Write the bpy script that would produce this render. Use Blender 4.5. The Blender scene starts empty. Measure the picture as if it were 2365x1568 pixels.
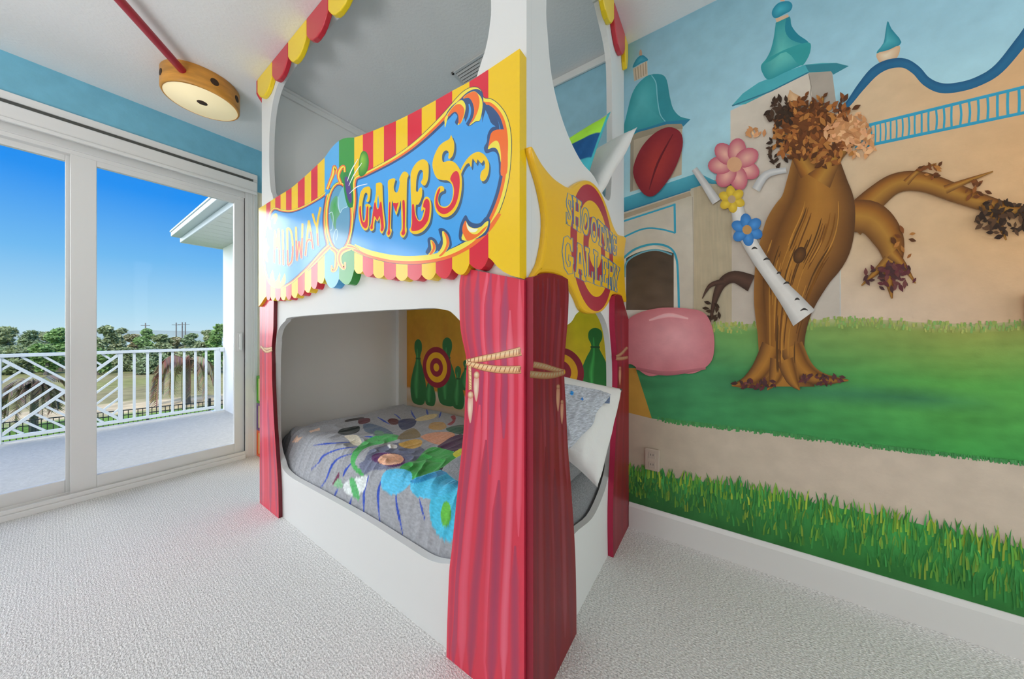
import bpy, bmesh, math, random
from mathutils import Vector, Matrix, noise
from mathutils.geometry import tessellate_polygon
random.seed(11)
scn = bpy.context.scene
COL = scn.collection

# ------------------------------------------------------------------ camera geometry (tracing helpers)
FPX, CX, HY, CAMH = 719.0, 1182.5, 767.0, 1.1
YAW = math.atan2(487.5, 719.0)
CA, SA = math.cos(YAW), math.sin(YAW)
def ray(px, py):
    u = (px - CX) / FPX
    return (CA + SA*u, SA - CA*u, (HY - py) / FPX)
def onX(px, py, X):
    r = ray(px, py); t = X / r[0]; return Vector((X, r[1]*t, CAMH + r[2]*t))
def onY(px, py, Y):
    r = ray(px, py); t = Y / r[1]; return Vector((r[0]*t, Y, CAMH + r[2]*t))
def onZ(px, py, Z):
    r = ray(px, py); t = (Z - CAMH) / r[2]; return Vector((r[0]*t, r[1]*t, Z))
def proj(X, Y, Z):
    d = CA*X + SA*Y; l = SA*X - CA*Y
    return (CX + FPX*l/d, HY - FPX*(Z - CAMH)/d)

# main dimensions of the place
CEIL = 2.74
XW = 1.84      # mural wall
YW = 3.47      # wall with the sliding door
XB, YB = -2.7, -2.7
XF = 0.768     # front face of bunk
YR = 0.470     # end face of bunk (towards the viewer's right)
YE = 2.455     # inner face of the far end panel
YL = 2.50
XS = 0.732     # front of the carnival sign
XC = 0.748     # front of curtain boards
YC = 0.443     # front of curtain boards on the end face
YG = 0.450     # front of shooting gallery sign

# ------------------------------------------------------------------ colours
def lin1(v): return v/12.92 if v <= 0.04045 else ((v+0.055)/1.055)**2.4
def S(h, k=1.0):
    r, g, b = (int(h[i:i+2], 16)/255 for i in (0, 2, 4))
    return tuple(min(0.92, lin1(v)/k) for v in (r, g, b))
def mix(a, b, t): return tuple(x + (y-x)*t for x, y in zip(a, b))
def jit(c, a):
    f = 1 + random.uniform(-a, a); return tuple(min(.95, v*f) for v in c)

# ------------------------------------------------------------------ materials
def mat(name, base=(.8, .8, .8), rough=.5, spec=.5, metal=0, attr=False, coat=0, bump=None, var=None, ior=1.5, emit=None, sheen=0):
    m = bpy.data.materials.new(name); m.use_nodes = True
    nt = m.node_tree; n = nt.nodes; L = nt.links
    b = n['Principled BSDF']
    b.inputs['Base Color'].default_value = (*base, 1)
    b.inputs['Roughness'].default_value = rough
    b.inputs['Specular IOR Level'].default_value = spec
    b.inputs['Metallic'].default_value = metal
    b.inputs['IOR'].default_value = ior
    if coat:
        b.inputs['Coat Weight'].default_value = coat; b.inputs['Coat Roughness'].default_value = .06
    if sheen: b.inputs['Sheen Weight'].default_value = sheen
    src = None
    if attr:
        a = n.new('ShaderNodeVertexColor'); a.layer_name = 'Col'; src = a.outputs['Color']
        L.new(src, b.inputs['Base Color'])
    if bump or var:
        tc = n.new('ShaderNodeTexCoord')
    if var:   # (scale, detail, lo, hi, stretch)
        nz = n.new('ShaderNodeTexNoise'); nz.inputs['Scale'].default_value = var[0]; nz.inputs['Detail'].default_value = var[1]
        if len(var) > 4:
            mp = n.new('ShaderNodeMapping'); mp.inputs['Scale'].default_value = var[4]
            L.new(tc.outputs['Object'], mp.inputs['Vector']); L.new(mp.outputs[0], nz.inputs['Vector'])
        else: L.new(tc.outputs['Object'], nz.inputs['Vector'])
        mr = n.new('ShaderNodeMapRange'); mr.inputs[1].default_value = .3; mr.inputs[2].default_value = .7
        mr.inputs[3].default_value = var[2]; mr.inputs[4].default_value = var[3]
        L.new(nz.outputs[0], mr.inputs[0])
        mx = n.new('ShaderNodeMix'); mx.data_type = 'RGBA'; mx.blend_type = 'MULTIPLY'; mx.inputs[0].default_value = 1
        if src: L.new(src, mx.inputs[6])
        else: mx.inputs[6].default_value = (*base, 1)
        L.new(mr.outputs[0], mx.inputs[7]); L.new(mx.outputs[2], b.inputs['Base Color'])
    if bump:  # (scale, strength, distance, detail[, stretch])
        nz = n.new('ShaderNodeTexNoise'); nz.inputs['Scale'].default_value = bump[0]; nz.inputs['Detail'].default_value = bump[3]
        if len(bump) > 4:
            mp = n.new('ShaderNodeMapping'); mp.inputs['Scale'].default_value = bump[4]
            L.new(tc.outputs['Object'], mp.inputs['Vector']); L.new(mp.outputs[0], nz.inputs['Vector'])
        else: L.new(tc.outputs['Object'], nz.inputs['Vector'])
        bp = n.new('ShaderNodeBump'); bp.inputs['Strength'].default_value = bump[1]; bp.inputs['Distance'].default_value = bump[2]
        L.new(nz.outputs[0], bp.inputs['Height']); L.new(bp.outputs[0], b.inputs['Normal'])
    if emit:
        b.inputs['Emission Color'].default_value = (*emit[0], 1); b.inputs['Emission Strength'].default_value = emit[1]
    return m

M = {}
M['wallpaint'] = mat('wall_paint', attr=True, rough=.62, spec=.25, bump=(90, .12, .004, 3), var=(14, 4, .94, 1.05))
M['signpaint'] = mat('gloss_sign_paint', attr=True, rough=.17, spec=.34, coat=.04, ior=1.5)
M['curtainpaint'] = mat('gloss_curtain_paint', attr=True, rough=.2, spec=.4, coat=.08, var=(9, 4, .92, 1.06, (1, 1, .15)))
M['curtaindark'] = mat('satin_curtain_paint', attr=True, rough=.36, spec=.2, var=(9, 4, .92, 1.06, (1, 1, .15)))
M['galpaint'] = mat('gallery_sign_paint', attr=True, rough=.3, spec=.5)
M['bedwhite'] = mat('white_lacquer', (.755, .76, .755), rough=.5, spec=.14)
M['bedinside'] = mat('white_panel', (.83, .82, .80), rough=.55)
M['ceiling'] = mat('textured_ceiling', (.80, .80, .80), rough=.8, spec=.2, bump=(70, .3, .006, 5))
M['trim'] = mat('white_trim', (.80, .79, .775), rough=.38)
M['doorwhite'] = mat('white_aluminium', (.74, .735, .72), rough=.35)
M['gapshade'] = mat('painted_gap_shade', (.12, .12, .11), rough=.8)
M['plainwhite'] = mat('plain_wall', (.78, .77, .74), rough=.7)
M['vent'] = mat('vent_white', (.6, .6, .6), rough=.45)
M['ventdark'] = mat('vent_duct', (.05, .05, .05), rough=.8)
M['wood'] = mat('honey_wood', S('d6963e'), rough=.42, var=(7, 6, .72, 1.15, (1, 1, 5)))
M['hole'] = mat('dark_hole', S('3d2a1c'), rough=.8)
M['rod'] = mat('red_lacquer_rod', S('a82236'), rough=.28, spec=.5)
M['sheet'] = mat('grey_fitted_sheet', S('84868a'), rough=.9, spec=.1, var=(160, 3, .7, 1.25), sheen=.3)
M['comforter'] = mat('comforter_print', attr=True, rough=.85, spec=.12, var=(80, 4, .80, 1.14, (3, .6, 1)), bump=(22, .4, .012, 3), sheen=.2)
M['comfback'] = mat('comforter_back', S('8d8f94'), rough=.9)
M['pillowwhite'] = mat('white_pillow', (.80, .79, .77), rough=.85, spec=.15, bump=(22, .35, .012, 4))
M['pillowcase'] = mat('heather_grey_case', attr=True, rough=.88, spec=.12, var=(60, 4, .62, 1.25, (1, 1, 5)), bump=(16, .5, .02, 3))
M['pillowstripe'] = mat('striped_pillowcase', attr=True, rough=.85, spec=.12, bump=(14, .45, .02, 3))
M['deckconc'] = mat('balcony_coating', S('c8c3ba', 1.0), rough=.75, bump=(60, .25, .006, 4), var=(40, 5, .9, 1.08))
M['railwhite'] = mat('white_railing', S('c6ced4', 1.0), rough=.4)
M['black'] = mat('black_fence', (.02, .02, .022), rough=.45)
M['stucco'] = mat('white_stucco', S('eeeeee'), rough=.75)
M['soffit'] = mat('vinyl_soffit', S('c8ccc8'), rough=.6)
M['lawn'] = mat('field_grass', attr=True, rough=.95, spec=.05, var=(1.2, 8, .75, 1.25))
M['leaf'] = mat('tree_leaves', attr=True, rough=.8, spec=.15)
M['bark'] = mat('bark', S('7d7468'), rough=.9, var=(14, 4, .7, 1.2, (1, 1, .3)))
M['pole'] = mat('utility_pole', S('8d867e'), rough=.9)
M['plastic'] = mat('coloured_plastic', attr=True, rough=.4)
M['plate'] = mat('plate_plastic', attr=True, rough=.45)
M['cord'] = mat('cord_white', (.75, .75, .73), rough=.5)
M['rock'] = mat('far_hill', S('b4beb4'), rough=.95, var=(.05, 5, .8, 1.2))

# carpet
def carpet():
    m = bpy.data.materials.new('loop_carpet'); m.use_nodes = True
    nt = m.node_tree; n = nt.nodes; L = nt.links; b = n['Principled BSDF']
    b.inputs['Roughness'].default_value = .95; b.inputs['Specular IOR Level'].default_value = .08
    tc = n.new('ShaderNodeTexCoord')
    mp = n.new('ShaderNodeMapping'); mp.inputs['Scale'].default_value = (1.0, .55, 1); L.new(tc.outputs['Object'], mp.inputs[0])
    v = n.new('ShaderNodeTexVoronoi'); v.inputs['Scale'].default_value = 260; L.new(mp.outputs[0], v.inputs['Vector'])
    nz = n.new('ShaderNodeTexNoise'); nz.inputs['Scale'].default_value = 230; nz.inputs['Detail'].default_value = 3
    L.new(mp.outputs[0], nz.inputs['Vector'])
    w = n.new('ShaderNodeTexWave'); w.wave_type = 'BANDS'; w.bands_direction = 'X'; w.inputs['Scale'].default_value = 30
    w.inputs['Distortion'].default_value = 3.5; w.inputs['Detail'].default_value = 3; L.new(tc.outputs['Object'], w.inputs['Vector'])
    r1 = n.new('ShaderNodeMapRange'); r1.inputs[1].default_value = .33; r1.inputs[2].default_value = .62; r1.inputs[3].default_value = .63; r1.inputs[4].default_value = 1.10
    L.new(nz.outputs[0], r1.inputs[0])
    r2 = n.new('ShaderNodeMapRange'); r2.inputs[3].default_value = .90; r2.inputs[4].default_value = 1.05
    L.new(w.outputs[1], r2.inputs[0])
    mu = n.new('ShaderNodeMath'); mu.operation = 'MULTIPLY'; L.new(r1.outputs[0], mu.inputs[0]); L.new(r2.outputs[0], mu.inputs[1])
    mx = n.new('ShaderNodeMix'); mx.data_type = 'RGBA'; mx.blend_type = 'MULTIPLY'; mx.inputs[0].default_value = 1
    mx.inputs[6].default_value = (.86, .85, .835, 1); L.new(mu.outputs[0], mx.inputs[7]); L.new(mx.outputs[2], b.inputs['Base Color'])
    ad = n.new('ShaderNodeMath'); ad.operation = 'ADD'; L.new(v.outputs[0], ad.inputs[0]); L.new(nz.outputs[0], ad.inputs[1])
    bp = n.new('ShaderNodeBump'); bp.inputs['Strength'].default_value = .55; bp.inputs['Distance'].default_value = .006
    L.new(ad.outputs[0], bp.inputs['Height']); L.new(bp.outputs[0], b.inputs['Normal'])
    return m
M['carpet'] = carpet()

def glassmat():
    m = bpy.data.materials.new('window_glass'); m.use_nodes = True
    nt = m.node_tree; n = nt.nodes; L = nt.links; n.clear()
    o = n.new('ShaderNodeOutputMaterial'); t = n.new('ShaderNodeBsdfTransparent'); t.inputs[0].default_value = (.97, .985, .98, 1)
    g = n.new('ShaderNodeBsdfGlossy'); g.inputs['Roughness'].default_value = .02
    fr = n.new('ShaderNodeFresnel'); fr.inputs['IOR'].default_value = 1.12
    mx = n.new('ShaderNodeMixShader'); L.new(fr.outputs[0], mx.inputs[0]); L.new(t.outputs[0], mx.inputs[1]); L.new(g.outputs[0], mx.inputs[2])
    L.new(mx.outputs[0], o.inputs[0]); return m
M['glass'] = glassmat()

# ------------------------------------------------------------------ mesh builder
class MB:
    def __init__(s): s.v = []; s.f = []; s.c = []; s.m = []; s.sm = []; s.slot = 0; s.col = (.8, .8, .8); s.smooth = False
    def add(s, vs, fs, col=None, cols=None, smooth=None):
        o = len(s.v); s.v += [tuple(v) for v in vs]
        c = col or s.col
        s.c += [tuple(x) for x in cols] if cols else [tuple(c)]*len(vs)
        for f in fs:
            s.f.append(tuple(o+i for i in f)); s.m.append(s.slot); s.sm.append(s.smooth if smooth is None else smooth)
    def box(s, x0, x1, y0, y1, z0, z1, col=None):
        vs = [(x, y, z) for z in (z0, z1) for y in (y0, y1) for x in (x0, x1)]
        s.add(vs, [(0, 2, 3, 1), (4, 5, 7, 6), (0, 1, 5, 4), (2, 6, 7, 3), (0, 4, 6, 2), (1, 3, 7, 5)], col)
    def bar(s, a, b, w, h=None, col=None, up=(0, 0, 1)):
        a, b = Vector(a), Vector(b); h = h or w
        d = (b-a).normalized(); x = d.cross(Vector(up))
        if x.length < 1e-4: x = d.cross(Vector((1, 0, 0)))
        x.normalize(); y = x.cross(d)
        vs = [p + x*(i*w/2) + y*(j*h/2) for p in (a, b) for i, j in ((-1, -1), (1, -1), (1, 1), (-1, 1))]
        s.add(vs, [(0, 1, 2, 3), (7, 6, 5, 4), (0, 4, 5, 1), (1, 5, 6, 2), (2, 6, 7, 3), (3, 7, 4, 0)], col)
    def tube(s, pts, r, n=10, col=None, caps=True):
        pts = [Vector(p) for p in pts]; rs = r if isinstance(r, (list, tuple)) else [r]*len(pts)
        vs = []; fs = []; prev = None
        for i, p in enumerate(pts):
            d = (pts[min(i+1, len(pts)-1)] - pts[max(i-1, 0)]).normalized()
            if prev is None:
                x = d.cross(Vector((0, 0, 1)))
                if x.length < 1e-3: x = d.cross(Vector((1, 0, 0)))
            else: x = prev - d*prev.dot(d)
            x.normalize(); prev = x; y = d.cross(x)
            for k in range(n):
                a = 2*math.pi*k/n; vs.append(p + (x*math.cos(a) + y*math.sin(a))*rs[i])
        for i in range(len(pts)-1):
            for k in range(n): fs.append((i*n+k, i*n+(k+1) % n, (i+1)*n+(k+1) % n, (i+1)*n+k))
        s.add(vs, fs, col, smooth=True)
        if caps: s.add(vs[:n], [tuple(range(n))[::-1]], col); s.add(vs[-n:], [tuple(range(n))], col)
    def lathe(s, c, prof, n=40, col=None, smooth=True):
        c = Vector(c); vs = []; fs = []
        for r, z in prof:
            for k in range(n):
                a = 2*math.pi*k/n; vs.append((c.x+r*math.cos(a), c.y+r*math.sin(a), c.z+z))
        for i in range(len(prof)-1):
            for k in range(n): fs.append((i*n+k, i*n+(k+1) % n, (i+1)*n+(k+1) % n, (i+1)*n+k))
        s.add(vs, fs, col, smooth=smooth)
    def extrude(s, loops, depth, col=None, sidecol=None, frontcols=None):
        """loops: list of closed 3D loops on one plane (first outer, then holes); depth: Vector offset for the back"""
        depth = Vector(depth)
        loops = [[Vector(p) for p in l] for l in loops]
        allv = [p for l in loops for p in l]
        tris = tessellate_polygon(loops)
        nrm = (-depth).normalized()
        ft = []
        for t in tris:
            a, b, c = (allv[i] for i in t)
            ft.append(t if (b-a).cross(c-a).dot(nrm) > 0 else t[::-1])
        s.add(allv, ft, col)
        s.add([p+depth for p in allv], [t[::-1] for t in ft], col)
        for l in loops:
            n = len(l)
            for i in range(n):
                a, b = l[i], l[(i+1) % n]
                sc = sidecol(a, b) if callable(sidecol) else (sidecol or col)
                s.add([a, b, b+depth, a+depth], [(0, 1, 2, 3)], sc)
    def build(s, name, mats, parent=None, loc=None, weld=False, bevel=None, subsurf=0):
        if not isinstance(mats, (list, tuple)): mats = [mats]
        off = Vector(parent_world(parent)) if parent else Vector(loc or (0, 0, 0))
        me = bpy.data.meshes.new(name)
        me.from_pydata([tuple(Vector(v)-off) for v in s.v], [], s.f)
        for m in mats: me.materials.append(m)
        me.polygons.foreach_set('material_index', s.m); me.polygons.foreach_set('use_smooth', s.sm)
        at = me.color_attributes.new('Col', 'FLOAT_COLOR', 'POINT')
        at.data.foreach_set('color', [x for c in s.c for x in (c[0], c[1], c[2], 1.0)])
        if weld:
            bm = bmesh.new(); bm.from_mesh(me); bmesh.ops.remove_doubles(bm, verts=bm.verts, dist=1e-5)
            bmesh.ops.recalc_face_normals(bm, faces=bm.faces); bm.to_mesh(me); bm.free()
        me.update()
        o = bpy.data.objects.new(name, me); COL.objects.link(o)
        if parent: o.parent = parent
        else: o.location = off
        if bevel:
            b = o.modifiers.new('bevel', 'BEVEL'); b.width = bevel[0]; b.segments = bevel[1]; b.limit_method = 'ANGLE'; b.angle_limit = math.radians(bevel[2] if len(bevel) > 2 else 40)
            b.harden_normals = False
        if subsurf:
            b = o.modifiers.new('sub', 'SUBSURF'); b.levels = subsurf; b.render_levels = subsurf
        return o
def parent_world(p):
    v = Vector((0, 0, 0))
    while p: v += p.location; p = p.parent
    return v
def thing(name, label, cat, loc=(0, 0, 0), group=None):
    o = bpy.data.objects.new(name, None); o.empty_display_size = .1; o.location = loc; COL.objects.link(o)
    return tag(o, label, cat, group)
def tag(o, label, cat, group=None, kind=None):
    o['label'] = label; o['category'] = cat
    if group: o['group'] = group
    if kind: o['kind'] = kind
    return o
def struct(o, label=None, cat=None):
    o['kind'] = 'structure'
    if label: o['label'] = label
    if cat: o['category'] = cat
    return o
def copy_tree(o, parent=None):
    c = o.copy(); COL.objects.link(c)
    if parent: c.parent = parent
    for ch in list(o.children): copy_tree(ch, c)
    return c

# ------------------------------------------------------------------ curves and painting
def crom(pts, n=6, closed=True):
    P = [Vector(p) for p in pts]; N = len(P); out = []
    rng = range(N) if closed else range(N-1)
    for i in rng:
        if closed: a, b, c, d = P[i-1], P[i], P[(i+1) % N], P[(i+2) % N]
        else: a, b, c, d = P[max(i-1, 0)], P[i], P[i+1], P[min(i+2, N-1)]
        for k in range(n):
            t = k/n
            out.append(.5*((2*b) + (c-a)*t + (2*a-5*b+4*c-d)*t*t + (3*b-a-3*c+d)*t**3))
    if not closed: out.append(P[-1])
    return out
def Z(sx, ox, oy, pts):   # a reading taken on an enlarged crop -> photo pixels
    return [(ox + x/sx, oy + y/sx) for x, y in pts]
class Paint:
    """flat paint on a plane: shapes traced from the photo, laid on the surface in thin coats"""
    def __init__(s, mb, plane, normal, k=1.0, step=4e-6):
        s.mb, s.plane, s.n, s.k, s.step = mb, plane, Vector(normal), k, step; s.l = 1
    def up(s, n=1): s.l += 1
    def p3(s, p, dl=0): return s.plane(p[0], p[1]) + s.n*(1.5e-4+s.step*s.l)
    def c(s, h): return S(h, s.k) if isinstance(h, str) else h
    def poly(s, pts, col, smooth=0, holes=(), dl=0):
        loops = [crom(l, smooth) if smooth else [Vector(p) for p in l] for l in (pts, *holes)]
        loops = [[Vector((p[0], p[1], 0)) for p in l] for l in loops]
        allp = [p for l in loops for p in l]
        v3 = [s.p3(p, dl) for p in allp]; fs = []
        for t in tessellate_polygon(loops):
            a, b, c = (v3[i] for i in t)
            fs.append(t if (b-a).cross(c-a).dot(s.n) > 0 else t[::-1])
        s.mb.add(v3, fs, s.c(col)); s.up()
    def fan(s, pts, focus, cedge, cmid, smooth=6, rings=5, pw=1.0):
        L = [Vector((p[0], p[1], 0)) for p in (crom(pts, smooth) if smooth else pts)]; F = Vector((focus[0], focus[1], 0)); n = len(L)
        vs = []; cs = []; fs = []
        ce, cm = s.c(cedge), s.c(cmid)
        for r in range(rings):
            t = r/rings
            for p in L: vs.append(s.p3(p + (F-p)*t)); cs.append(mix(ce, cm, t**pw))
        vs.append(s.p3(F)); cs.append(cm); e = len(vs)-1
        for r in range(rings-1):
            for i in range(n): fs.append((r*n+i, r*n+(i+1) % n, (r+1)*n+(i+1) % n, (r+1)*n+i))
        for i in range(n): fs.append(((rings-1)*n+i, (rings-1)*n+(i+1) % n, e))
        s.mb.add(vs, [s.fix(vs, f) for f in fs], cols=cs); s.up()
    def fix(s, vs, f):
        a, b, c = vs[f[0]], vs[f[1]], vs[f[2]]
        return f if (b-a).cross(c-a).dot(s.n) > 0 else f[::-1]
    def rib(s, pts, w, cols, smooth=6, closed=False, dl=0, up=True):
        """ribbon along pts; w: width or list of widths (photo px); cols: colours across it"""
        if isinstance(cols, (str, tuple)): cols = [cols, cols]
        ws = list(w) if isinstance(w, (list, tuple)) else [w]*len(pts)
        Q = [Vector((p[0], p[1], q)) for p, q in zip(pts, ws)]
        if smooth: Q = crom(Q, smooth, closed)
        n = len(Q); m = len(cols); cc = [s.c(x) for x in cols]; vs = []; cs = []; fs = []
        for i, q in enumerate(Q):
            a = Q[(i-1) % n] if closed else Q[max(i-1, 0)]; b = Q[(i+1) % n] if closed else Q[min(i+1, n-1)]
            d = Vector((b.x-a.x, b.y-a.y)); d = d.normalized() if d.length > 0 else Vector((1, 0)); nn = Vector((d.y, -d.x))
            for j in range(m):
                o = (j/(m-1)-.5)*q.z; vs.append(s.p3((q.x+nn.x*o, q.y+nn.y*o), dl)); cs.append(cc[j])
        for i in range(n if closed else n-1):
            k = (i+1) % n
            for j in range(m-1): fs.append((i*m+j, k*m+j, k*m+j+1, i*m+j+1))
        s.mb.add(vs, [s.fix(vs, f) for f in fs], cols=cs)
        s.up()
    def strip(s, xs, top, bot, rows, colf):
        vs = []; cs = []; fs = []; m = rows+1
        for x in xs:
            t, b = top(x), bot(x)
            for j in range(m):
                y = t+(b-t)*j/rows; vs.append(s.p3((x, y))); cs.append(s.c(colf(x, y, j/rows)))
        for i in range(len(xs)-1):
            for j in range(rows): fs.append((i*m+j, i*m+j+1, (i+1)*m+j+1, (i+1)*m+j))
        s.mb.add(vs, [s.fix(vs, f) for f in fs], cols=cs); s.up()
    def ell(s, c, rx, ry, col, ang=0, n=28, mid=None, foc=(0, 0)):
        ca, sa = math.cos(ang), math.sin(ang)
        pts = [(c[0]+rx*math.cos(t)*ca-ry*math.sin(t)*sa, c[1]+rx*math.cos(t)*sa+ry*math.sin(t)*ca) for t in (2*math.pi*i/n for i in range(n))]
        if mid: s.fan(pts, (c[0]+foc[0], c[1]+foc[1]), col, mid, smooth=0)
        else: s.poly(pts, col)
def lerpf(tab):
    def f(x):
        if x <= tab[0][0]: 
            (a, b), (c, d) = tab[0], tab[1]
        elif x >= tab[-1][0]:
            (a, b), (c, d) = tab[-2], tab[-1]
        else:
            for (a, b), (c, d) in zip(tab, tab[1:]):
                if a <= x <= c: break
        return b+(d-b)*(x-a)/(c-a)
    return f
def rangef(a, b, st):
    n = max(1, round((b-a)/st)); return [a+(b-a)*i/n for i in range(n+1)]
# ================================================================== ROOM
mb = MB(); mb.box(XB, XW, YB, YW, -.1, 0); struct(mb.build('floor', M['carpet']), 'light grey textured loop carpet over the whole floor', 'carpet')
mb = MB(); mb.box(XB-.1, XW+.1, YB-.1, YW+.12, CEIL, CEIL+.1); struct(mb.build('ceiling', M['ceiling']), 'white knockdown textured ceiling', 'ceiling')
mb = MB(); mb.box(XB-.1, XB, YB-.1, YW+.12, -.1, CEIL); struct(mb.build('wall_back', M['plainwhite']), 'plain white wall facing the mural', 'wall')
mb = MB(); mb.box(XB, XW, YB-.1, YB, -.1, CEIL); struct(mb.build('wall_front', M['plainwhite']), 'plain white wall behind the viewer', 'wall')

# window wall with opening, blue band along the ceiling
DX0, DX1, DZ = -1.72, .945, 2.345
mb = MB()
BLUE, CREAM = S('6aa3b8', .75), S('d9cdb4', .8)
zb = 2.30
def wallrect(x0, x1, z0, z1, c): mb.box(x0, x1, YW, YW+.12, z0, z1, c)
wallrect(XB, XW, zb+.06, CEIL, BLUE)
wallrect(XB, DX0, 0, zb+.06, CREAM); wallrect(DX1, XW, 0, zb+.06, CREAM)
mb.box(DX0, DX1, YW, YW+.12, -.1, -.001, CREAM)
struct(mb.build('wall_left', M['wallpaint']), 'wall with the sliding door, blue painted band under the ceiling', 'wall')

# casing round the door
mb = MB()
mb.box(DX0-.07, 1.03, YW-.018, YW, 2.455, 2.503)
mb.box(1.0, 1.03, YW-.018, YW, 0, 2.455); mb.box(DX0-.07, DX0-.02, YW-.018, YW, 0, 2.455)
struct(mb.build('trim_1', M['trim'], bevel=(.003, 2)), 'white casing around the sliding door', 'door casing')
mb = MB(); mb.box(DX0-.05, 1.0, YW-.012, YW, 2.415, 2.455)  # dark strip laid where only shade fills the gap
mb.box(1.0145, 1.018, YW-.0195, YW-.018, 2.32, 2.41)
struct(mb.build('trim_2', M['gapshade']), 'dark strip painted as the shade in the gap above the blind headrail', 'gap')

# sliding door
door = bpy.data.objects.new('door_1', None); door.location = (0, YW, 0); COL.objects.link(door)
struct(door, 'white aluminium sliding glass door to the balcony', 'sliding door')
mb = MB()
mb.box(DX1, 1.0, YW-.012, YW+.12, 0, 2.36)                  # jamb
mb.box(DX1+.018, DX1+.022, YW-.014, YW-.011, 0.02, 2.33)
mb.box(DX0-.02, DX0+.04, YW-.012, YW+.12, 0, 2.36)
mb.box(DX0, DX1, YW, YW+.12, 2.275, 2.36); mb.box(DX0, DX1, YW+.012, YW+.115, 2.25, 2.28)
mb.build('door_frame', M['doorwhite'], door, bevel=(.003, 2))
mb = MB()
mb.box(DX0, DX1, YW-.03, YW+.12, 0, .034); mb.box(DX0, DX1, YW-.012, YW+.002, .034, .06); mb.box(DX0, DX1, YW+.055, YW+.062, .034, .06); mb.box(DX0, DX1, YW+.10, YW+.12, .034, .075)
mb.build('door_track', M['doorwhite'], door, bevel=(.003, 2))
def panel(x0, x1, y0, y1, sl, sr, handle):
    mb = MB(); z0, z1 = .05, 2.275
    mb.box(x0, x0+sl, y0, y1, z0, z1); mb.box(x1-sr, x1, y0, y1, z0, z1)
    mb.box(x0+sl, x1-sr, y0, y1, z0, .138); mb.box(x0+sl, x1-sr, y0, y1, 2.215, z1)
    p = mb.build('door_panel', M['doorwhite'], door, bevel=(.003, 2))
    g = MB(); ym = (y0+y1)/2
    g.box(x0+sl-.008, x1-sr+.008, ym-.003, ym+.003, .13, 2.223)
    g.build('glass_pane', M['glass'], p)
    if handle:
        h = MB(); xm = x1-sr*.5
        h.box(xm-.02, xm+.02, y0-.008, y0, .93, 1.10); h.box(xm-.008, xm+.008, y0-.03, y0-.008, .95, .972); h.box(xm-.008, xm+.008, y0-.03, y0-.008, 1.058, 1.08)
        h.box(xm-.009, xm+.009, y0-.038, y0-.026, .945, 1.085)
        h.build('handle', M['trim'], p, bevel=(.004, 2))
panel(.063, DX1+.003, YW+.018, YW+.052, .103, .07, True)
panel(-.845, .128, YW+.066, YW+.10, .08, .083, False)
panel(-1.715, -.765, YW+.018, YW+.052, .08, .08, False)

# blind headrail over the door, with its cord
hr = thing('blind_headrail', 'white blind headrail box running above the sliding door', 'blind headrail', (0, YW-.06, 2.34))
mb = MB(); mb.box(DX0-.05, 1.012, YW-.075, YW-.0185, 2.325, 2.414); mb.box(DX0-.05, 1.012, YW-.085, YW-.06, 2.305, 2.33)
mb.build('headrail_box', M['doorwhite'], hr, bevel=(.006, 3))
mb = MB(); 
cx0 = .985
mb.tube([(cx0, YW-.03, 2.326), (cx0-.003, YW-.028, 1.6), (cx0, YW-.026, .75), (cx0+.008, YW-.026, .60), (cx0+.018, YW-.026, .57), (cx0+.025, YW-.026, .62), (cx0+.02, YW-.026, 1.4), (cx0+.018, YW-.03, 2.326)], .0025, 6)
mb.build('pull_cord', M['cord'], hr)

# ceiling vent, seen over the top bunk
va = onZ(1042, 167, CEIL); vb_ = onZ(1118, 115, CEIL)
vx0 = va.x; vent = thing('ceiling_vent', 'white louvred air register in the ceiling above the top bunk', 'air vent', (vx0, (va.y+vb_.y)/2, CEIL))
vy1 = va.y; vy0 = vb_.y-.14; vx1 = vx0+.20
mb = MB(); zt, z_ = CEIL-.001, CEIL-.010
mb.box(vx0, vx1, vy0, vy0+.025, z_, zt); mb.box(vx0, vx1, vy1-.02, vy1, z_, zt); mb.box(vx0, vx0+.016, vy0, vy1, z_, zt); mb.box(vx1-.016, vx1, vy0, vy1, z_, zt)
mb.box(vx0+.02, vx1-.02, (vy0+vy1)/2-.006, (vy0+vy1)/2+.006, z_, zt)
mb.build('vent_frame', M['vent'], vent, bevel=(.002, 2))
mb = MB(); mb.box(vx0+.01, vx1-.01, vy0+.015, vy1-.015, zt-.0015, zt); mb.build('duct_opening', M['ventdark'], vent)
for i in range(8):
    mb = MB(); x = vx0+.028+i*.0205
    mb.bar((x, vy0+.022, CEIL-.007), (x, vy1-.018, CEIL-.007), .013, .0018, up=(.6, 0, 1)); mb.build('louvre', M['vent'], vent)

# ceiling lamp made like a giant wooden construction toy hub, with a red rod plugged in
lc = onZ(467, 238, CEIL-.13); LR = .188
lamp = thing('ceiling_lamp', 'round honey wood drum ceiling lamp with a red rod stuck in its side', 'ceiling lamp', (lc.x, lc.y, CEIL))
mb = MB()
mb.lathe((lc.x, lc.y, CEIL), [(LR-.004, 0), (LR, -.006), (LR, -.118), (LR-.004, -.127), (LR-.012, -.13), (LR-.012, -.126)], 72)
mb.build('drum', M['wood'], lamp)
mb = MB(); n = 64
mb.lathe((lc.x, lc.y, CEIL-.1285), [(0.0001, 0), (LR-.012, 0), (LR-.012, .002)], n)
mb.build('diffuser', mat('lamp_diffuser', S('ecdcb4'), rough=.5, emit=(S('f5e3b5'), .42), var=(5, 4, .93, 1.04)), lamp)
mb = MB(); mb.lathe((lc.x, lc.y, CEIL-.1290), [(0.0001, 0), (.026, 0), (.026, .0015)], 24); mb.build('centre_hole', M['hole'], lamp)
rod_a = onZ(424, 158, CEIL-.062); rod_b = onZ(285, 0, CEIL-.062)
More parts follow.
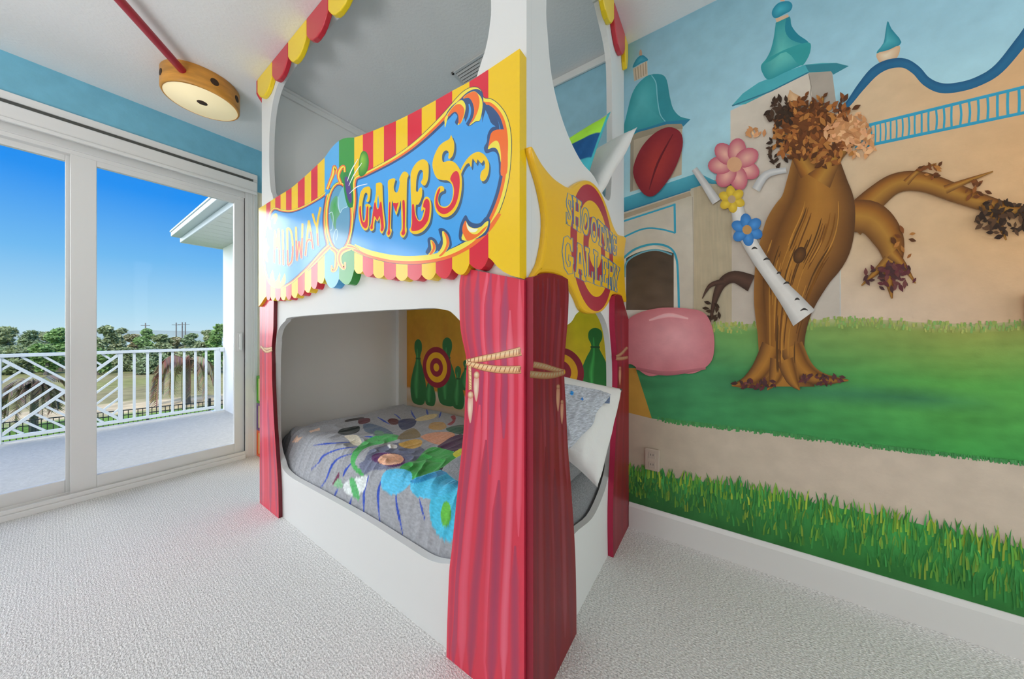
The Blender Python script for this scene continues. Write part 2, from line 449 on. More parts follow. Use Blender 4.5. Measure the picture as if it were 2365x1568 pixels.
rdir = Vector((rod_b.x-lc.x, rod_b.y-lc.y, 0)); rang = math.atan2(rdir.y, rdir.x)
rang = math.atan2((rod_b-rod_a).y, (rod_b-rod_a).x)
for k in range(1, 8):
    a = rang+k*math.pi/4; mb = MB(); d = Vector((math.cos(a), math.sin(a), 0)); p = Vector((lc.x, lc.y, CEIL-.062))+d*(LR-.01)
    mb.tube([p, p+d*.0108], .021, 20); mb.build('side_hole', M['hole'], lamp)
rd = Vector((math.cos(rang), math.sin(rang), 0)); p0 = Vector((lc.x, lc.y, CEIL-.062))+rd*(LR-.02)
mb = MB(); mb.tube([p0, p0+rd*1.9], .021, 24); mb.build('rod', M['rod'], lamp)

# stacked storage cubes standing against the window wall beside the bunk
z = 0
for nm, fr, fc, h in (('orange', 'e0602a', 'e8c07a', .23), ('purple', '6b4a80', 'e0cf9d', .24), ('green', '4f9a2a', 'e8df9a', .24)):
    t = thing('storage_cube', {'orange': 'orange framed storage cube on the carpet, bottom of the stack behind the bunk', 'purple': 'purple framed storage cube in the middle of the stack behind the bunk', 'green': 'green framed storage cube on top of the stack behind the bunk'}[nm], 'storage cube', (1.22, 3.26, z), 'stacked storage cubes behind the bunk')
    m = MB(); c = S(fr, .8); x0, x1, y0, y1 = 1.020, 1.39, 3.08, 3.446
    m.box(x0, x1, y0, y1, z+.001, z+.02, c); m.box(x0, x1, y0, y1, z+h-.02, z+h, c); m.box(x0, x1, y0, y0+.02, z+.02, z+h-.02, c); m.box(x0, x1, y1-.02, y1, z+.02, z+h-.02, c); m.box(x1-.01, x1, y0+.02, y1-.02, z+.02, z+h-.02, c)
    m.build('cube_frame', M['plastic'], t)
    m = MB(); m.box(x0+.006, x1-.012, y0+.021, y1-.021, z+.021, z+h-.021, S(fc, .8)); d = m.build('drawer', M['plastic'], t)
    m = MB(); m.tube([(x0+.006, (y0+y1)/2, z+h*.4), (x0-.012, (y0+y1)/2, z+h*.4)], .012, 12, S('8a3a20')); m.build('knob', M['plastic'], d)
    z += h

# ================================================================== OUTSIDE
BZ = -.04; RY = 6.08
mb = MB(); mb.box(-4.2, 2.6, YW+.12, RY+.10, BZ-.22, BZ); struct(mb.build('balcony_floor', M['deckconc']), 'pale grey coated balcony floor outside the door', 'balcony floor')
mb = MB(); mb.box(1.41, 4.5, YW+.13, 6.11, -3.3, 2.34); struct(mb.build('house_wing', M['stucco']), 'white stucco wing of the house at the end of the balcony', 'house wall')
mb = MB()
mb.box(1.0, 4.6, YW+.13, 6.2, 2.34, 2.36)
for i in range(12): mb.box(1.02, 1.40, YW+.2+i*.2, YW+.212+i*.2, 2.337, 2.34)
e = mb.build('roof_eave', M['soffit']); struct(e, 'white roof eave with vinyl soffit beyond the door', 'eave')
mb = MB(); mb.box(.985, 1.0, YW+.13, 6.215, 2.335, 2.40); mb.box(.90, 1.0, YW+.13, 6.215, 2.40, 2.47); mb.box(.985, 4.6, 6.2, 6.215, 2.335, 2.47); mb.box(.89, .905, YW+.13, 6.225, 2.455, 2.48)
mb.build('gutter', M['railwhite'], e, bevel=(.006, 2))
mb = MB(); mb.add([(.92, YW+.13, 2.47), (.92, 6.22, 2.47), (4.6, 6.22, 3.6), (4.6, YW+.13, 3.6)], [(0, 1, 2, 3)]); mb.build('roof_slope', M['pole'], e)

# railing
def rx(px): return onY(px, 800, RY).x
rail = thing('balcony_railing', 'white metal balcony railing with a lattice panel and upright balusters', 'railing', (0, RY, BZ))
mb = MB(); mb.box(-4.0, 1.405, RY-.03, RY+.03, .84, .876); mb.box(1.36, 1.409, RY-.04, RY+.04, .815, .88); mb.build('top_rail', M['railwhite'], rail, bevel=(.005, 2))
mb = MB(); mb.box(-4.0, 1.33, RY-.018, RY+.018, .0, .034); mb.build('bottom_rail', M['railwhite'], rail)
xp0, xp1 = rx(496), rx(507.5)
mb = MB(); mb.box(xp0, xp1+.005, RY-.03, RY+.03, BZ, .84); mb.box(xp0-.03, xp1+.035, RY-.06, RY+.06, BZ, BZ+.008); mb.build('post', M['railwhite'], rail)
xr = rx(278); xc = rx(150); hw = xr-xc
xa, xb_ = rx(310), rx(476); sp = (xb_-xa)/6
for i in range(7):
    x = xa+sp*i; mb = MB(); mb.box(x-.011, x+.011, RY-.011, RY+.011, .034, .84); mb.build('baluster', M['railwhite'], rail)
xl = xc-hw
for x in (xr, xl):
    mb = MB(); mb.box(x-.017, x+.017, RY-.02, RY+.02, BZ if x == xl else .034, .84); mb.build('post', M['railwhite'], rail)
for i in range(10):
    x = xl-sp*(i+1); mb = MB(); mb.box(x-.011, x+.011, RY-.011, RY+.011, .034, .84); mb.build('baluster', M['railwhite'], rail)
zc0, zc1 = .034, .84; zc = (zc0+zc1)/2; hh = (zc1-zc0)/2
def dbar(x0, z0, x1, z1, w=.022):
    m = MB(); m.bar((xc+x0*hw, RY, zc+z0*hh), (xc+x1*hw, RY, zc+z1*hh), w, .010+.0006*(len(rail.children) % 31), up=(0, 1, 0)); m.build('lattice_bar', M['railwhite'], rail)
dbar(-1, 1, 1, -1, .028); dbar(-1, -1, 1, 1, .028)
for k in (.33, .66, .99, 1.32, 1.65):
    # left triangle: rising bars parallel to x=z, hitting the falling diagonal z=-x
    a = k; dbar(-1, -1+a, -a/2, a/2, .02) if a < 2 else None
    dbar(a/2, -a/2, 1, 1-a, .02)
    # top triangle: falling bars from the top edge to the rising diagonal; bottom likewise
    dbar(-1+a, 1, a/2, a/2, .02)
    dbar(-a/2, -a/2, 1-a, -1, .02)

# terrain
GZ = -3.3
def terrain():
    mb = MB(); xs = [(-70+i*2.0) for i in range(90)]; ys = [6.5+j*.9 for j in range(34)]+[37+j*2.5 for j in range(30)]
    nx = len(xs); vs = []; cs = []
    for y in ys:
        for x in xs:
            yp = y+.42*(x+1.6)     # distances measured across the slanting path
            n = noise.noise((x*.15, y*.15, 0)); h = GZ+max(0, (y-75)*.02)+.06*n
            if yp < 28.5: c = S('6f9440')
            elif yp < 32.6: c = S('d3bd97')
            else: c = mix(S('93925a'), S('9a8f66'), min(1, max(0, .5+n*1.2)))
            if yp > 60: c = mix(c, S('7d7058'), min(1, (yp-60)/12))
            vs.append((x, y, h)); cs.append(c)
    fs = [(j*nx+i, j*nx+i+1, (j+1)*nx+i+1, (j+1)*nx+i) for j in range(len(ys)-1) for i in range(nx-1)]
    mb.add(vs, fs, cols=cs, smooth=True)
    struct(mb.build('ground', M['lawn']), 'grassy field with a sandy path beyond the balcony', 'ground')
terrain()
# far wooded ridge
mb = MB(); vs = []; fs = []
for i in range(60):
    x = -260+i*9; y = 330; h = .8+3.0*noise.noise((x*.012, 1, 0))+1.2*noise.noise((x*.05, 5, 0))
    vs += [(x, y, -6), (x, y, h), (x, y+60, h-1), (x, y+60, -6)]
for i in range(59):
    for j in range(3): fs.append((i*4+j, (i+1)*4+j, (i+1)*4+j+1, i*4+j+1))
mb.add(vs, fs, smooth=True); struct(mb.build('ridge', M['rock']), 'low wooded ridge on the horizon', 'hill')

# black fence
fa, fb = Vector((-1.1, 21.3, 0)), Vector((4.4, 19.8, 0)); fd = (fb-fa).normalized()
fence = thing('garden_fence', 'black metal picket fence running along the lawn below', 'fence', (fa.x, fa.y, GZ))
f0, f1 = fa-fd*6, fb+fd*7; Lf = (f1-f0).length
mb = MB()
for z in (-2.14, -2.34, -3.15): mb.bar((f0.x, f0.y, z), (f1.x, f1.y, z), .035)
mb.build('rails', M['black'], fence)
mb = MB(); n = int(Lf/.13)
for i in range(n):
    p = f0+fd*(i*.13); mb.box(p.x-.011, p.x+.011, p.y-.011, p.y+.011, -3.2, -2.12)
pk = mb.build('pickets', M['black'], fence); pk['kind'] = 'stuff'
for i in range(int(Lf/1.9)+1):
    p = f0+fd*(i*1.9); mb = MB(); mb.box(p.x-.04, p.x+.04, p.y-.04, p.y+.04, GZ, -2.0); mb.build('fence_post', M['black'], fence)

# trees
def crown(mb, blobs, n, size, cols, seed):
    rnd = random.Random(seed)
    tot = sum(b[1]**2 for b in blobs)
    for (c, r, sz) in blobs:
        k = int(n*r*r/tot)
        for _ in range(k):
            d = Vector((rnd.gauss(0, 1), rnd.gauss(0, 1), rnd.gauss(0, 1))).normalized()*(r*(.55+.5*rnd.random()))
            p = Vector(c)+Vector((d.x, d.y, d.z*sz)); s = size*(.6+.8*rnd.random())
            a = Vector((rnd.gauss(0, 1), rnd.gauss(0, 1), rnd.gauss(0, .7))).normalized(); b = a.cross(Vector((rnd.gauss(0, 1), rnd.gauss(0, 1), rnd.gauss(0, 1)))).normalized()
            col = cols[rnd.randrange(len(cols))]; f = .75+.5*rnd.random()
            mb.add([p-a*s, p+b*s*.55, p+a*s, p-b*s*.55], [(0, 1, 2, 3)], tuple(v*f for v in col))
GRN = [[S('a2ac7c'), S('aeb684'), S('929c70')], [S('8fae68'), S('a0bc74'), S('80a05c')], [S('b4ba8c'), S('bcc094'), S('a2aa80')], [S('c8b88a'), S('b8b284'), S('a8aa80')], [S('8fa074'), S('9cac7c'), S('a4b288')]]
# px across, top y, half width px, depth, palette, label
TREES = [
 (-60, 752, 60, 38, 4, 'dark green broad tree at the far left edge beyond the field'),
 (18, 754, 36, 36, 0, 'dusky green round tree left of the first pane, beyond the field'),
 (72, 763, 30, 42, 4, 'blue green distant tree second from the left edge'),
 (112, 765, 26, 40, 2, 'olive tree just left of the bright bush, beyond the field'),
 (140, 756, 26, 35, 1, 'bright green tree directly left of the white door stiles'),
 (192, 756, 30, 39.5, 0, 'tree standing behind the white door stiles'),
 (245, 752, 32, 36, 0, 'tall dusky tree just right of the white door stiles'),
 (282, 758, 22, 41, 2, 'grey green tree right of the tall dusky one'),
 (312, 772, 24, 46, 3, 'tan coloured low tree between two greener trees'),
 (338, 759, 24, 40, 1, 'round topped bright tree in the middle of the right pane'),
 (376, 772, 26, 36, 0, 'spreading tree right of the round topped one'),
 (410, 778, 22, 44, 3, 'ochre tinged tree beneath the utility poles'),
 (446, 770, 22, 38, 4, 'dark tree just right of the utility poles'),
 (478, 762, 24, 37, 2, 'olive tree left of the white house wing'),
 (505, 748, 26, 36, 1, 'tallest bright tree touching the white house wing'),
]
def tree(px, ytop, hwpx, d, pal, label, i, name='tree', base=None, group='trees beyond the field'):
    u = (px-CX)/FPX; X, Y = (CA+SA*u)*d, (SA-CA*u)*d
    zt = CAMH+(HY-ytop)/FPX*d; r = hwpx/FPX*d/1.28; zb = GZ if base is None else base
    t = thing(name, label, 'tree' if name == 'tree' else 'bush', (X, Y, zb), group); H = zt-zb; rn = random.Random(i*7+3)
    m = MB(); 
    bl = []
    for k in range(7):
        fz = .32+.6*k/6; rr = r*(.55+.25*rn.random())*(1.15-.55*fz)
        bl.append(((X+rn.uniform(-.5, .5)*r, Y+rn.uniform(-.5, .5)*r, zb+H*fz-rr*.35), rr*1.15, .8))
    bl.append(((X, Y, zt-r*.33), r*.42, .8))
    crown(m, bl, 2600, .085+.0022*d, GRN[pal], i); m.build('foliage', M['leaf'], t)
    m = MB(); m.tube([(X, Y, zb-.1), (X+.1, Y, zb+H*.3), (X, Y+.1, zb+H*.75)], [.16, .12, .05], 8); m.build('trunk', M['bark'], t)
for i, a in enumerate(TREES): tree(*a, i)
BUSH = [(-30, 806, 40, 33, 4, 'dark bush at the far left foot of the tree line'), (45, 800, 46, 33, 0, 'wide dusky bush below the left trees'), (105, 795, 34, 32, 1, 'bright bush at the foot of the trees beside the door stiles'),
        (225, 805, 26, 32, 1, 'vivid green bush right of the door stiles'), (283, 803, 26, 35, 0, 'wide grey green bush under the middle trees'), (350, 802, 36, 33, 4, 'shadowy bush in the centre of the right pane'), (430, 806, 40, 34, 2, 'olive bush behind the right palm'), (490, 805, 30, 33, 1, 'bright bush beside the white house wing')]
for i, a in enumerate(BUSH): tree(*a, 50+i, name='bush', group='bushes below the tree line')
for i, (px, yt) in enumerate(((336, 746), (407, 745), (421, 744), (428, 744))):
    d = 46; u = (px-CX)/FPX; X, Y = (CA+SA*u)*d, (SA-CA*u)*d; zt = CAMH+(HY-yt)/FPX*d
    t = thing('utility_pole', ['thin utility pole rising alone left of the other three', 'thin utility pole, left one of three behind the trees', 'thin utility pole, middle one of three behind the trees', 'thin utility pole, right one of three behind the trees'][i], 'utility pole', (X, Y, GZ), 'utility poles beyond the trees')
    m = MB(); m.tube([(X, Y, GZ-.2), (X, Y, zt)], [.09, .06], 8); m.build('pole', M['pole'], t)
    m = MB(); m.bar((X-.45, Y, zt-.35), (X+.45, Y, zt-.35), .06); m.build('crossarm', M['pole'], t)

def palm(px, ycrown, d, trunk_r, R, label, seed, cols):
    u = (px-CX)/FPX; X, Y = (CA+SA*u)*d, (SA-CA*u)*d; zc = CAMH+(HY-ycrown)/FPX*d
    t = thing('palm_tree', label, 'palm tree', (X, Y, GZ), 'drooping palms by the fence'); rn = random.Random(seed)
    m = MB(); m.tube([(X, Y, GZ-.1), (X, Y, GZ+.6), (X+.03, Y, zc-.3), (X, Y, zc)], [trunk_r*1.15, trunk_r, trunk_r*.9, trunk_r*.7], 14); m.build('trunk', M['bark'], t)
    for k in range(15):
        a = 2*math.pi*k/15+rn.uniform(-.2, .2); dr = Vector((math.cos(a), math.sin(a), 0)); L = R*rn.uniform(.75, 1.1); lift = rn.uniform(-.1, .45)
        m = MB(); sp = []
        for q in range(9):
            s = q/8; sp.append(Vector((X, Y, zc))+dr*(L*math.sin(s*1.5)/1.0*.8)+Vector((0, 0, L*(lift*math.sin(s*math.pi)*.8 - 1.05*s*s*s-.25*s*s))))
        c = cols[rn.randrange(len(cols))]
        m.tube(sp, [.03-.0025*q for q in range(9)], 5, tuple(v*.8 for v in c))
        side = dr.cross(Vector((0, 0, 1)))
        for q in range(4, 65):
            s = q/8; i0 = min(7, int(s)); p = sp[i0].lerp(sp[i0+1], min(1, s-i0)); ll = .42*R*(1-.6*abs(s/8-.45))
            for sg in (-1, 1):
                tip = p+side*(sg*ll*.55)+dr*(ll*.35)+Vector((0, 0, -ll*rn.uniform(.55, .9))); w = dr*.034
                m.add([p-w, p+w, tip], [(0, 1, 2)], tuple(v*rn.uniform(.7, 1.25) for v in c))
        m.build('frond', M['leaf'], t)
palm(431, 832, 19, .17, 1.75, 'palm with brown drooping fronds in the right pane', 3, [S('b0a084'), S('bca888'), S('a8806c'), S('9a9c70')])
palm(78, 884, 13.6, .115, 1.15, 'small grey brown palm behind the lattice panel in the left pane', 9, [S('9a8c76'), S('a89a80'), S('847a66')])
# ================================================================== BUNK BED
bed = thing('bunk_bed', 'white carnival booth bunk bed with painted signs and red curtain boards against the mural wall', 'bunk bed', (1.3, 1.5, 0))
def fx(p): return onX(p[0], p[1], XF)
def fy(p): return onY(p[0], p[1], YR)
def W(y, z): return Vector((XF, y, z))
# ---- front face panel with two openings
up = [fx(p) for p in [(631.4, 460), (625.7, 441), (622.5, 405), (621.5, 355), (622.5, 307), (626.6, 259), (633.7, 221), (645, 188), (664, 157), (690, 115), (714.7, 87), (765, 36)]]
zt = 2.655
up += [W(1.35, zt), W(1.0, 2.64), W(.83, 2.60), W(.70, 2.50), W(.615, 2.36)] + [fx(p) for p in [(1134, 0), (1131.4, 56), (1121.5, 112), (1102, 174)]] + [W(.80, 1.62), W(.95, 1.52), W(1.9, 1.52), W(2.2, 1.60)]
lo = [fx(p) for p in [(639, 790), (639, 778), (645, 757.5), (659, 741), (676, 732), (843, 719), (941, 714), (990, 711.5), (1022.5, 714.7), (1051, 729)]]
lo += [W(.63, 1.03), W(.61, .85), W(.61, .50), W(.64, .36)] + [fx(p) for p in [(1034.7, 1302), (1006, 1298), (981.7, 1288), (949, 1267.5), (831, 1192), (712, 1125), (678, 1106), (657, 1088), (649, 1067.6)]] + [W(2.27, .45), W(2.275, .9)]
def sm(loop, n=4): return crom(loop, n)
mb = MB(); mb.extrude([[W(YR, 0), W(YL, 0), W(YL, CEIL), W(YR, CEIL)], sm(up), sm(lo)], (.028, 0, 0))
mb.build('front_panel', M['bedwhite'], bed, weld=True, bevel=(.004, 3, 50))
# ---- end panel facing the viewer's right, with two openings
def V(x, z): return Vector((x, YR, z))
upe = [fy(p) for p in [(1262, 0), (1265, 80), (1272, 160), (1283, 220), (1300, 280), (1322, 335), (1346, 378), (1372, 408)]]
upe += [V(1.50, 1.745), V(1.585, 1.80)] + [fy(p) for p in [(1413.5, 330), (1413.5, 240), (1412, 150), (1406, 95), (1395, 45), (1385, 0)]] + [V(1.38, 2.62), V(1.22, 2.66), V(1.05, 2.62), V(.93, 2.48)]
loe = [V(.90, .95)] + [V(.93, 1.08)] + [fy(p) for p in [(1318, 745), (1332, 724), (1352, 712), (1372, 712), (1390, 725), (1404, 760), (1411, 815), (1413, 880), (1412, 1000), (1410, 1070), (1405, 1103), (1392, 1146), (1368, 1196), (1326, 1234)]] + [V(1.0, .30), V(.92, .36), V(.89, .5)]
mb = MB(); mb.extrude([[V(XF+.0283, 0), V(XW-.003, 0), V(XW-.003, CEIL-.001), V(XF+.0283, CEIL-.001)], sm(upe), sm(loe)], (0, .028, 0))
mb.build('side_panel', M['bedwhite'], bed, weld=True, bevel=(.004, 3, 50))
# ---- far end panel, corner post, crown strip
mb = MB(); mb.box(XF+.028, XW-.003, YE, YL, 0, CEIL-.001); mb.build('end_panel', M['bedinside'], bed)
mb = MB(); mb.box(1.74, XW-.004, YE-.045, YE-.0005, .1, 1.30); mb.build('corner_post', M['bedinside'], bed, bevel=(.004, 2))
mb = MB(); mb.box(XF+.03, XW-.004, YE-.016, YE-.0005, CEIL-.05, CEIL-.001); mb.box(XF+.03, XW-.004, YE-.03, YE-.0005, CEIL-.018, CEIL-.001); mb.build('crown_strip', M['bedinside'], bed, bevel=(.003, 2))
mb = MB(); mb.box(XW-.018, XW-.003, YR+.03, YE-.031, CEIL-.045, CEIL-.001); mb.build('crown_strip', M['bedinside'], bed, bevel=(.003, 2))
mb = MB(); mb.box(XF+.03, XW-.003, YR+.03, YE-.0005, 1.30, 1.36); mb.build('upper_deck', M['bedinside'], bed)
mb = MB(); mb.box(XF+.03, XW-.003, YR+.03, YE-.0005, .07, .10); mb.build('lower_deck', M['bedinside'], bed)

# ---- the MIDWAY GAMES sign board
def s5(*p): return Z(3.0154, 590, 180, p)
def s2(*p): return Z(5.408, 595, 420, p)
def s3(*p): return Z(4.9, 800, 300, p)
def s4(*p): return Z(5.228, 980, 150, p)
def s5b(*p): return Z(5.226, 960, 420, p)
SK = .80
YEL, RED, PBLUE, PGREEN = S('e9b820', SK), S('c92a3c', SK), S('4f9fd6', SK), S('338c3c', SK)
top = crom(s5((22, 908), (75, 877), (130, 840), (190, 803), (250, 765), (350, 680), (430, 605), (482, 555)), 3, False)[:-1] + crom(s5((482, 555), (520, 500), (560, 455), (600, 427), (640, 416), (688, 415)), 3, False)[:-1] + crom(s5((688, 415), (748, 395), (850, 355), (978, 300), (1100, 240), (1256, 155), (1370, 90), (1490, 25), (1621, -58), (1840, -205)), 3, False)
CUSP = [(75, 1520), (105, 1523), (138, 1525), (175, 1522), (213, 1518), (252, 1510), (295, 1495), (343, 1475), (388, 1450), (433, 1418), (482, 1388), (582, 1400), (688, 1332), (748, 1345), (820, 1363), (895, 1374), (978, 1381), (1060, 1380), (1158, 1370), (1256, 1355), (1370, 1328), (1490, 1293), (1622, 1250)]
LOBE = [1549, 1552, 1552, 1549, 1545, 1533, 1516, 1496, 1470, 1432, 1463, 1440, 1364, 1385, 1396, 1406, 1413, 1411, 1406, 1398, 1371, 1334]
botpts = [(22, 1592), (40, 1570), (60, 1538)]; botcol = [YEL, YEL, YEL]
for i in range(len(CUSP)-1):
    (a, ya), (b, yb), L = CUSP[i], CUSP[i+1], LOBE[i]
    if i == 10: c = PBLUE
    elif i == 11: c = PGREEN
    elif i < 10: c = RED if i % 2 == 0 else YEL
    else: c = YEL if i % 2 == 0 else RED
    for t in (0, .08, .2, .35, .5, .65, .8, .92):
        e = 1-abs(2*t-1)**2.2
        botpts.append((a+(b-a)*t, (ya+(yb-ya)*t)*(1-e)+L*e)); botcol.append(c)
for p in ((1622, 1250), (1645, 1268), (1680, 1310), (1725, 1348), (1780, 1376), (1840, 1392)): botpts.append(p); botcol.append(YEL)
bot = s5(*botpts)
ring = [onX(x, y, XS) for x, y in top] + [onX(x, y, XS) for x, y in bot[::-1]]
nT = len(top); bc = botcol[::-1]
cmap = {}
for i, p in enumerate(ring[nT:]): cmap[tuple(round(v, 5) for v in p)] = bc[i]
mb = MB()
mb.extrude([ring], (XF-XS, 0, 0), YEL, sidecol=lambda a, b: cmap.get(tuple(round(v, 5) for v in b), cmap.get(tuple(round(v, 5) for v in a), YEL)))
sg = Paint(mb, lambda x, y: onX(x, y, XS), (-1, 0, 0), SK)
# stripes
tl = lerpf(top); bl = lerpf(bot)
EDG = [75, 105, 138, 175, 213, 252, 295, 343, 388, 433, 482, 582, 688, 748, 820, 895, 978, 1060, 1158, 1256, 1370, 1490, 1622]
for i in range(len(EDG)-1):
    c = PBLUE if i == 10 else PGREEN if i == 11 else (RED if i % 2 == 0 else YEL) if i < 10 else (YEL if i % 2 == 0 else RED)
    if c == YEL: continue
    a, b = s5((EDG[i], 0))[0][0], s5((EDG[i+1], 0))[0][0]
    xs = rangef(a, b, 1.6); cut = [x for x, y in top+bot if a < x < b]; xs = sorted(set(xs+cut))
    sg.strip(xs, tl, bl, 1, lambda x, y, t, c=c: c)
sg.up(1)
DK, NAVY, OR, YL2, BL2 = S('3b4a4e', SK), S('34507a', SK), S('f06a30', SK), S('f2cf4a', SK), S('4596d8', SK)
def inset(loop, d):
    n = len(loop); out = []; A = sum(loop[i][0]*loop[(i+1) % n][1]-loop[(i+1) % n][0]*loop[i][1] for i in range(n)); sgn = 1 if A > 0 else -1
    for i in range(n):
        a, b = loop[i-1], loop[(i+1) % n]; dx, dy = b[0]-a[0], b[1]-a[1]; l = math.hypot(dx, dy) or 1
        dd = d(i, loop[i]) if callable(d) else d
        out.append((loop[i][0]-dy/l*dd*sgn, loop[i][1]+dx/l*dd*sgn))
    return out
def flat(l): return [(p[0], p[1]) for p in l]
def vsc(f):   # bands get narrower with distance along the sign
    return lambda i, p: f*max(.30, min(1.0, (p[0]-560)/560))
rightc = [(684, 705), (760, 660), (850, 612), (950, 555), (1050, 488), (1150, 405), (1250, 308), (1340, 210), (1400, 140), (1450, 92), (1500, 66), (1545, 66), (1575, 92), (1592, 138), (1640, 146), (1690, 180), (1740, 245), (1770, 330), (1783, 430), (1780, 560), (1765, 700), (1735, 830), (1690, 950), (1640, 1040), (1560, 1130), (1480, 1192), (1370, 1247), (1250, 1281), (1100, 1297), (960, 1289), (830, 1262), (740, 1232), (680, 1205), (640, 1160), (655, 1060), (672, 950), (682, 850)]
leftc = [(150, 380), (190, 330), (240, 325), (300, 345), (400, 355), (500, 330), (600, 285), (700, 230), (800, 165), (880, 90), (905, 60), (880, 200), (858, 350), (850, 500), (862, 650), (890, 790), (830, 860), (740, 960), (650, 1060), (560, 1150), (450, 1250), (350, 1312), (270, 1332), (200, 1320), (150, 1280), (110, 1200), (80, 1080), (65, 900), (70, 700), (95, 560), (130, 450)]
for raw, f in ((s5(*rightc), 1.0), (s2(*leftc), 1.0)):
    lp = flat(crom(raw, 4))
    for d, c in ((-1.0, DK), (.6, YL2), (8.0, OR), (15.0, NAVY), (22.5, BL2)):
        sg.poly(inset(lp, vsc(d)), c)
    if f == 1.0:
        sg.rib(s5((1668, 985), (1615, 1050), (1535, 1118), (1465, 1165), (1365, 1215), (1250, 1248), (1100, 1262), (960, 1254), (830, 1226), (750, 1198), (690, 1165)), [4, 9, 13, 15, 16, 16, 15, 14, 12, 10, 6], YL2)
        sg.rib(s5((1700, 945), (1634, 1042), (1554, 1126), (1476, 1184), (1368, 1238), (1250, 1271), (1100, 1286), (960, 1279), (830, 1252), (742, 1222), (684, 1195)), [8, 10, 9, 8, 7.5, 7, 6.5, 6, 5.5, 5, 4], OR)
# scroll flames of the right cartouche
sg.poly(s4((250, 700), (262, 600), (330, 500), (430, 420), (520, 330), (620, 290), (690, 320), (712, 400), (712, 500), (700, 600), (668, 680), (622, 690), (540, 742), (500, 700), (480, 640), (440, 705), (400, 725), (370, 690), (400, 620), (350, 580), (290, 650)), NAVY, 3)
sg.poly(s4((250, 640), (330, 520), (430, 428), (475, 440), (500, 500), (490, 580), (465, 660), (440, 705), (402, 722), (440, 640), (450, 560), (410, 520), (350, 545), (290, 620), (252, 755), (246, 700)), YL2, 3)
sg.poly(s4((280, 610), (330, 530), (385, 480), (440, 478), (482, 530), (478, 600), (440, 700), (415, 705), (412, 620), (385, 570), (340, 580), (300, 620)), OR, 3)
sg.poly(s4((470, 400), (520, 350), (600, 318), (650, 350), (690, 400), (705, 480), (690, 600), (668, 672), (622, 680), (540, 735), (600, 660), (640, 570), (655, 480), (630, 420), (590, 400), (540, 395)), YL2, 3)
sg.poly(s4((470, 408), (520, 352), (600, 322), (645, 352), (668, 430), (655, 530), (615, 630), (540, 728), (585, 640), (602, 540), (575, 440), (530, 395)), OR, 3)
sg.rib(s4((540, 470), (552, 540), (540, 620), (500, 700)), [3, 5, 5, 3], BL2)
sg.poly(s4((712, 450), (760, 500), (830, 560), (880, 640), (910, 780), (850, 735), (800, 690), (740, 545), (700, 700)), NAVY, 2)
sg.poly(s4((912, 790), (860, 745), (800, 770), (762, 850), (755, 930), (720, 1000), (748, 1068), (830, 1045), (880, 1080), (900, 1200), (905, 1330), (945, 1330), (950, 1000)), NAVY, 3)
sg.poly(s4((915, 780), (850, 790), (805, 830), (785, 920), (768, 1015), (800, 960), (850, 920), (895, 930), (915, 1000), (925, 1150), (925, 1330), (1000, 1300), (1005, 1000), (975, 800)), OR, 3)
sg.poly(s4((768, 1018), (792, 965), (850, 918), (890, 925), (912, 985), (926, 1090), (925, 1180), (905, 1080), (870, 1010), (820, 1000)), YL2, 3)
def flames(bn, by, bo):
    sg.poly(s5b(*bn), NAVY, 3); sg.poly(s5b(*by), YL2, 3); sg.poly(s5b(*bo), OR, 3)
flames([(525, 690), (530, 560), (558, 470), (605, 400), (645, 465), (705, 500), (780, 495), (850, 420), (900, 470), (850, 640), (600, 720)],
       [(560, 700), (575, 600), (600, 470), (640, 530), (710, 560), (790, 540), (840, 490), (880, 480), (840, 600), (700, 700)],
       [(605, 465), (570, 530), (565, 600), (590, 660), (625, 710), (700, 690), (800, 620), (870, 530), (820, 560), (740, 630), (670, 620), (620, 560)])
sg.poly(s5b((612, 490), (640, 540), (700, 565), (750, 570), (720, 605), (660, 605), (625, 560)), 'f3efc8', 3)
flames([(275, 575), (330, 560), (395, 610), (428, 690), (430, 790), (330, 860), (250, 800), (305, 700)],
       [(320, 600), (368, 620), (405, 700), (400, 780), (330, 880), (230, 890), (290, 830), (330, 740)],
       [(340, 605), (385, 640), (408, 730), (375, 820), (320, 890), (280, 895), (340, 830), (372, 750), (365, 670)])
flames([(145, 690), (190, 665), (250, 705), (275, 780), (260, 830), (170, 880), (120, 850), (150, 780)],
       [(178, 705), (220, 725), (245, 790), (220, 860), (150, 880), (190, 820)],
       [(190, 710), (230, 745), (240, 800), (200, 870), (165, 875), (205, 810), (205, 760)])
# scrolls of the left cartouche
for pts in ([(170, 470), (190, 420), (230, 390), (250, 430), (225, 520), (205, 520), (200, 450)], [(130, 500), (160, 480), (165, 560), (180, 590), (150, 590), (128, 540)],
            [(150, 1210), (190, 1100), (225, 1250), (280, 1130), (285, 1260), (340, 1140), (345, 1270), (250, 1330), (170, 1290)], [(75, 780), (110, 700), (125, 780), (150, 820), (120, 900), (130, 1000), (85, 960)]):
    sg.poly(s2(*pts), YL2, 3); 
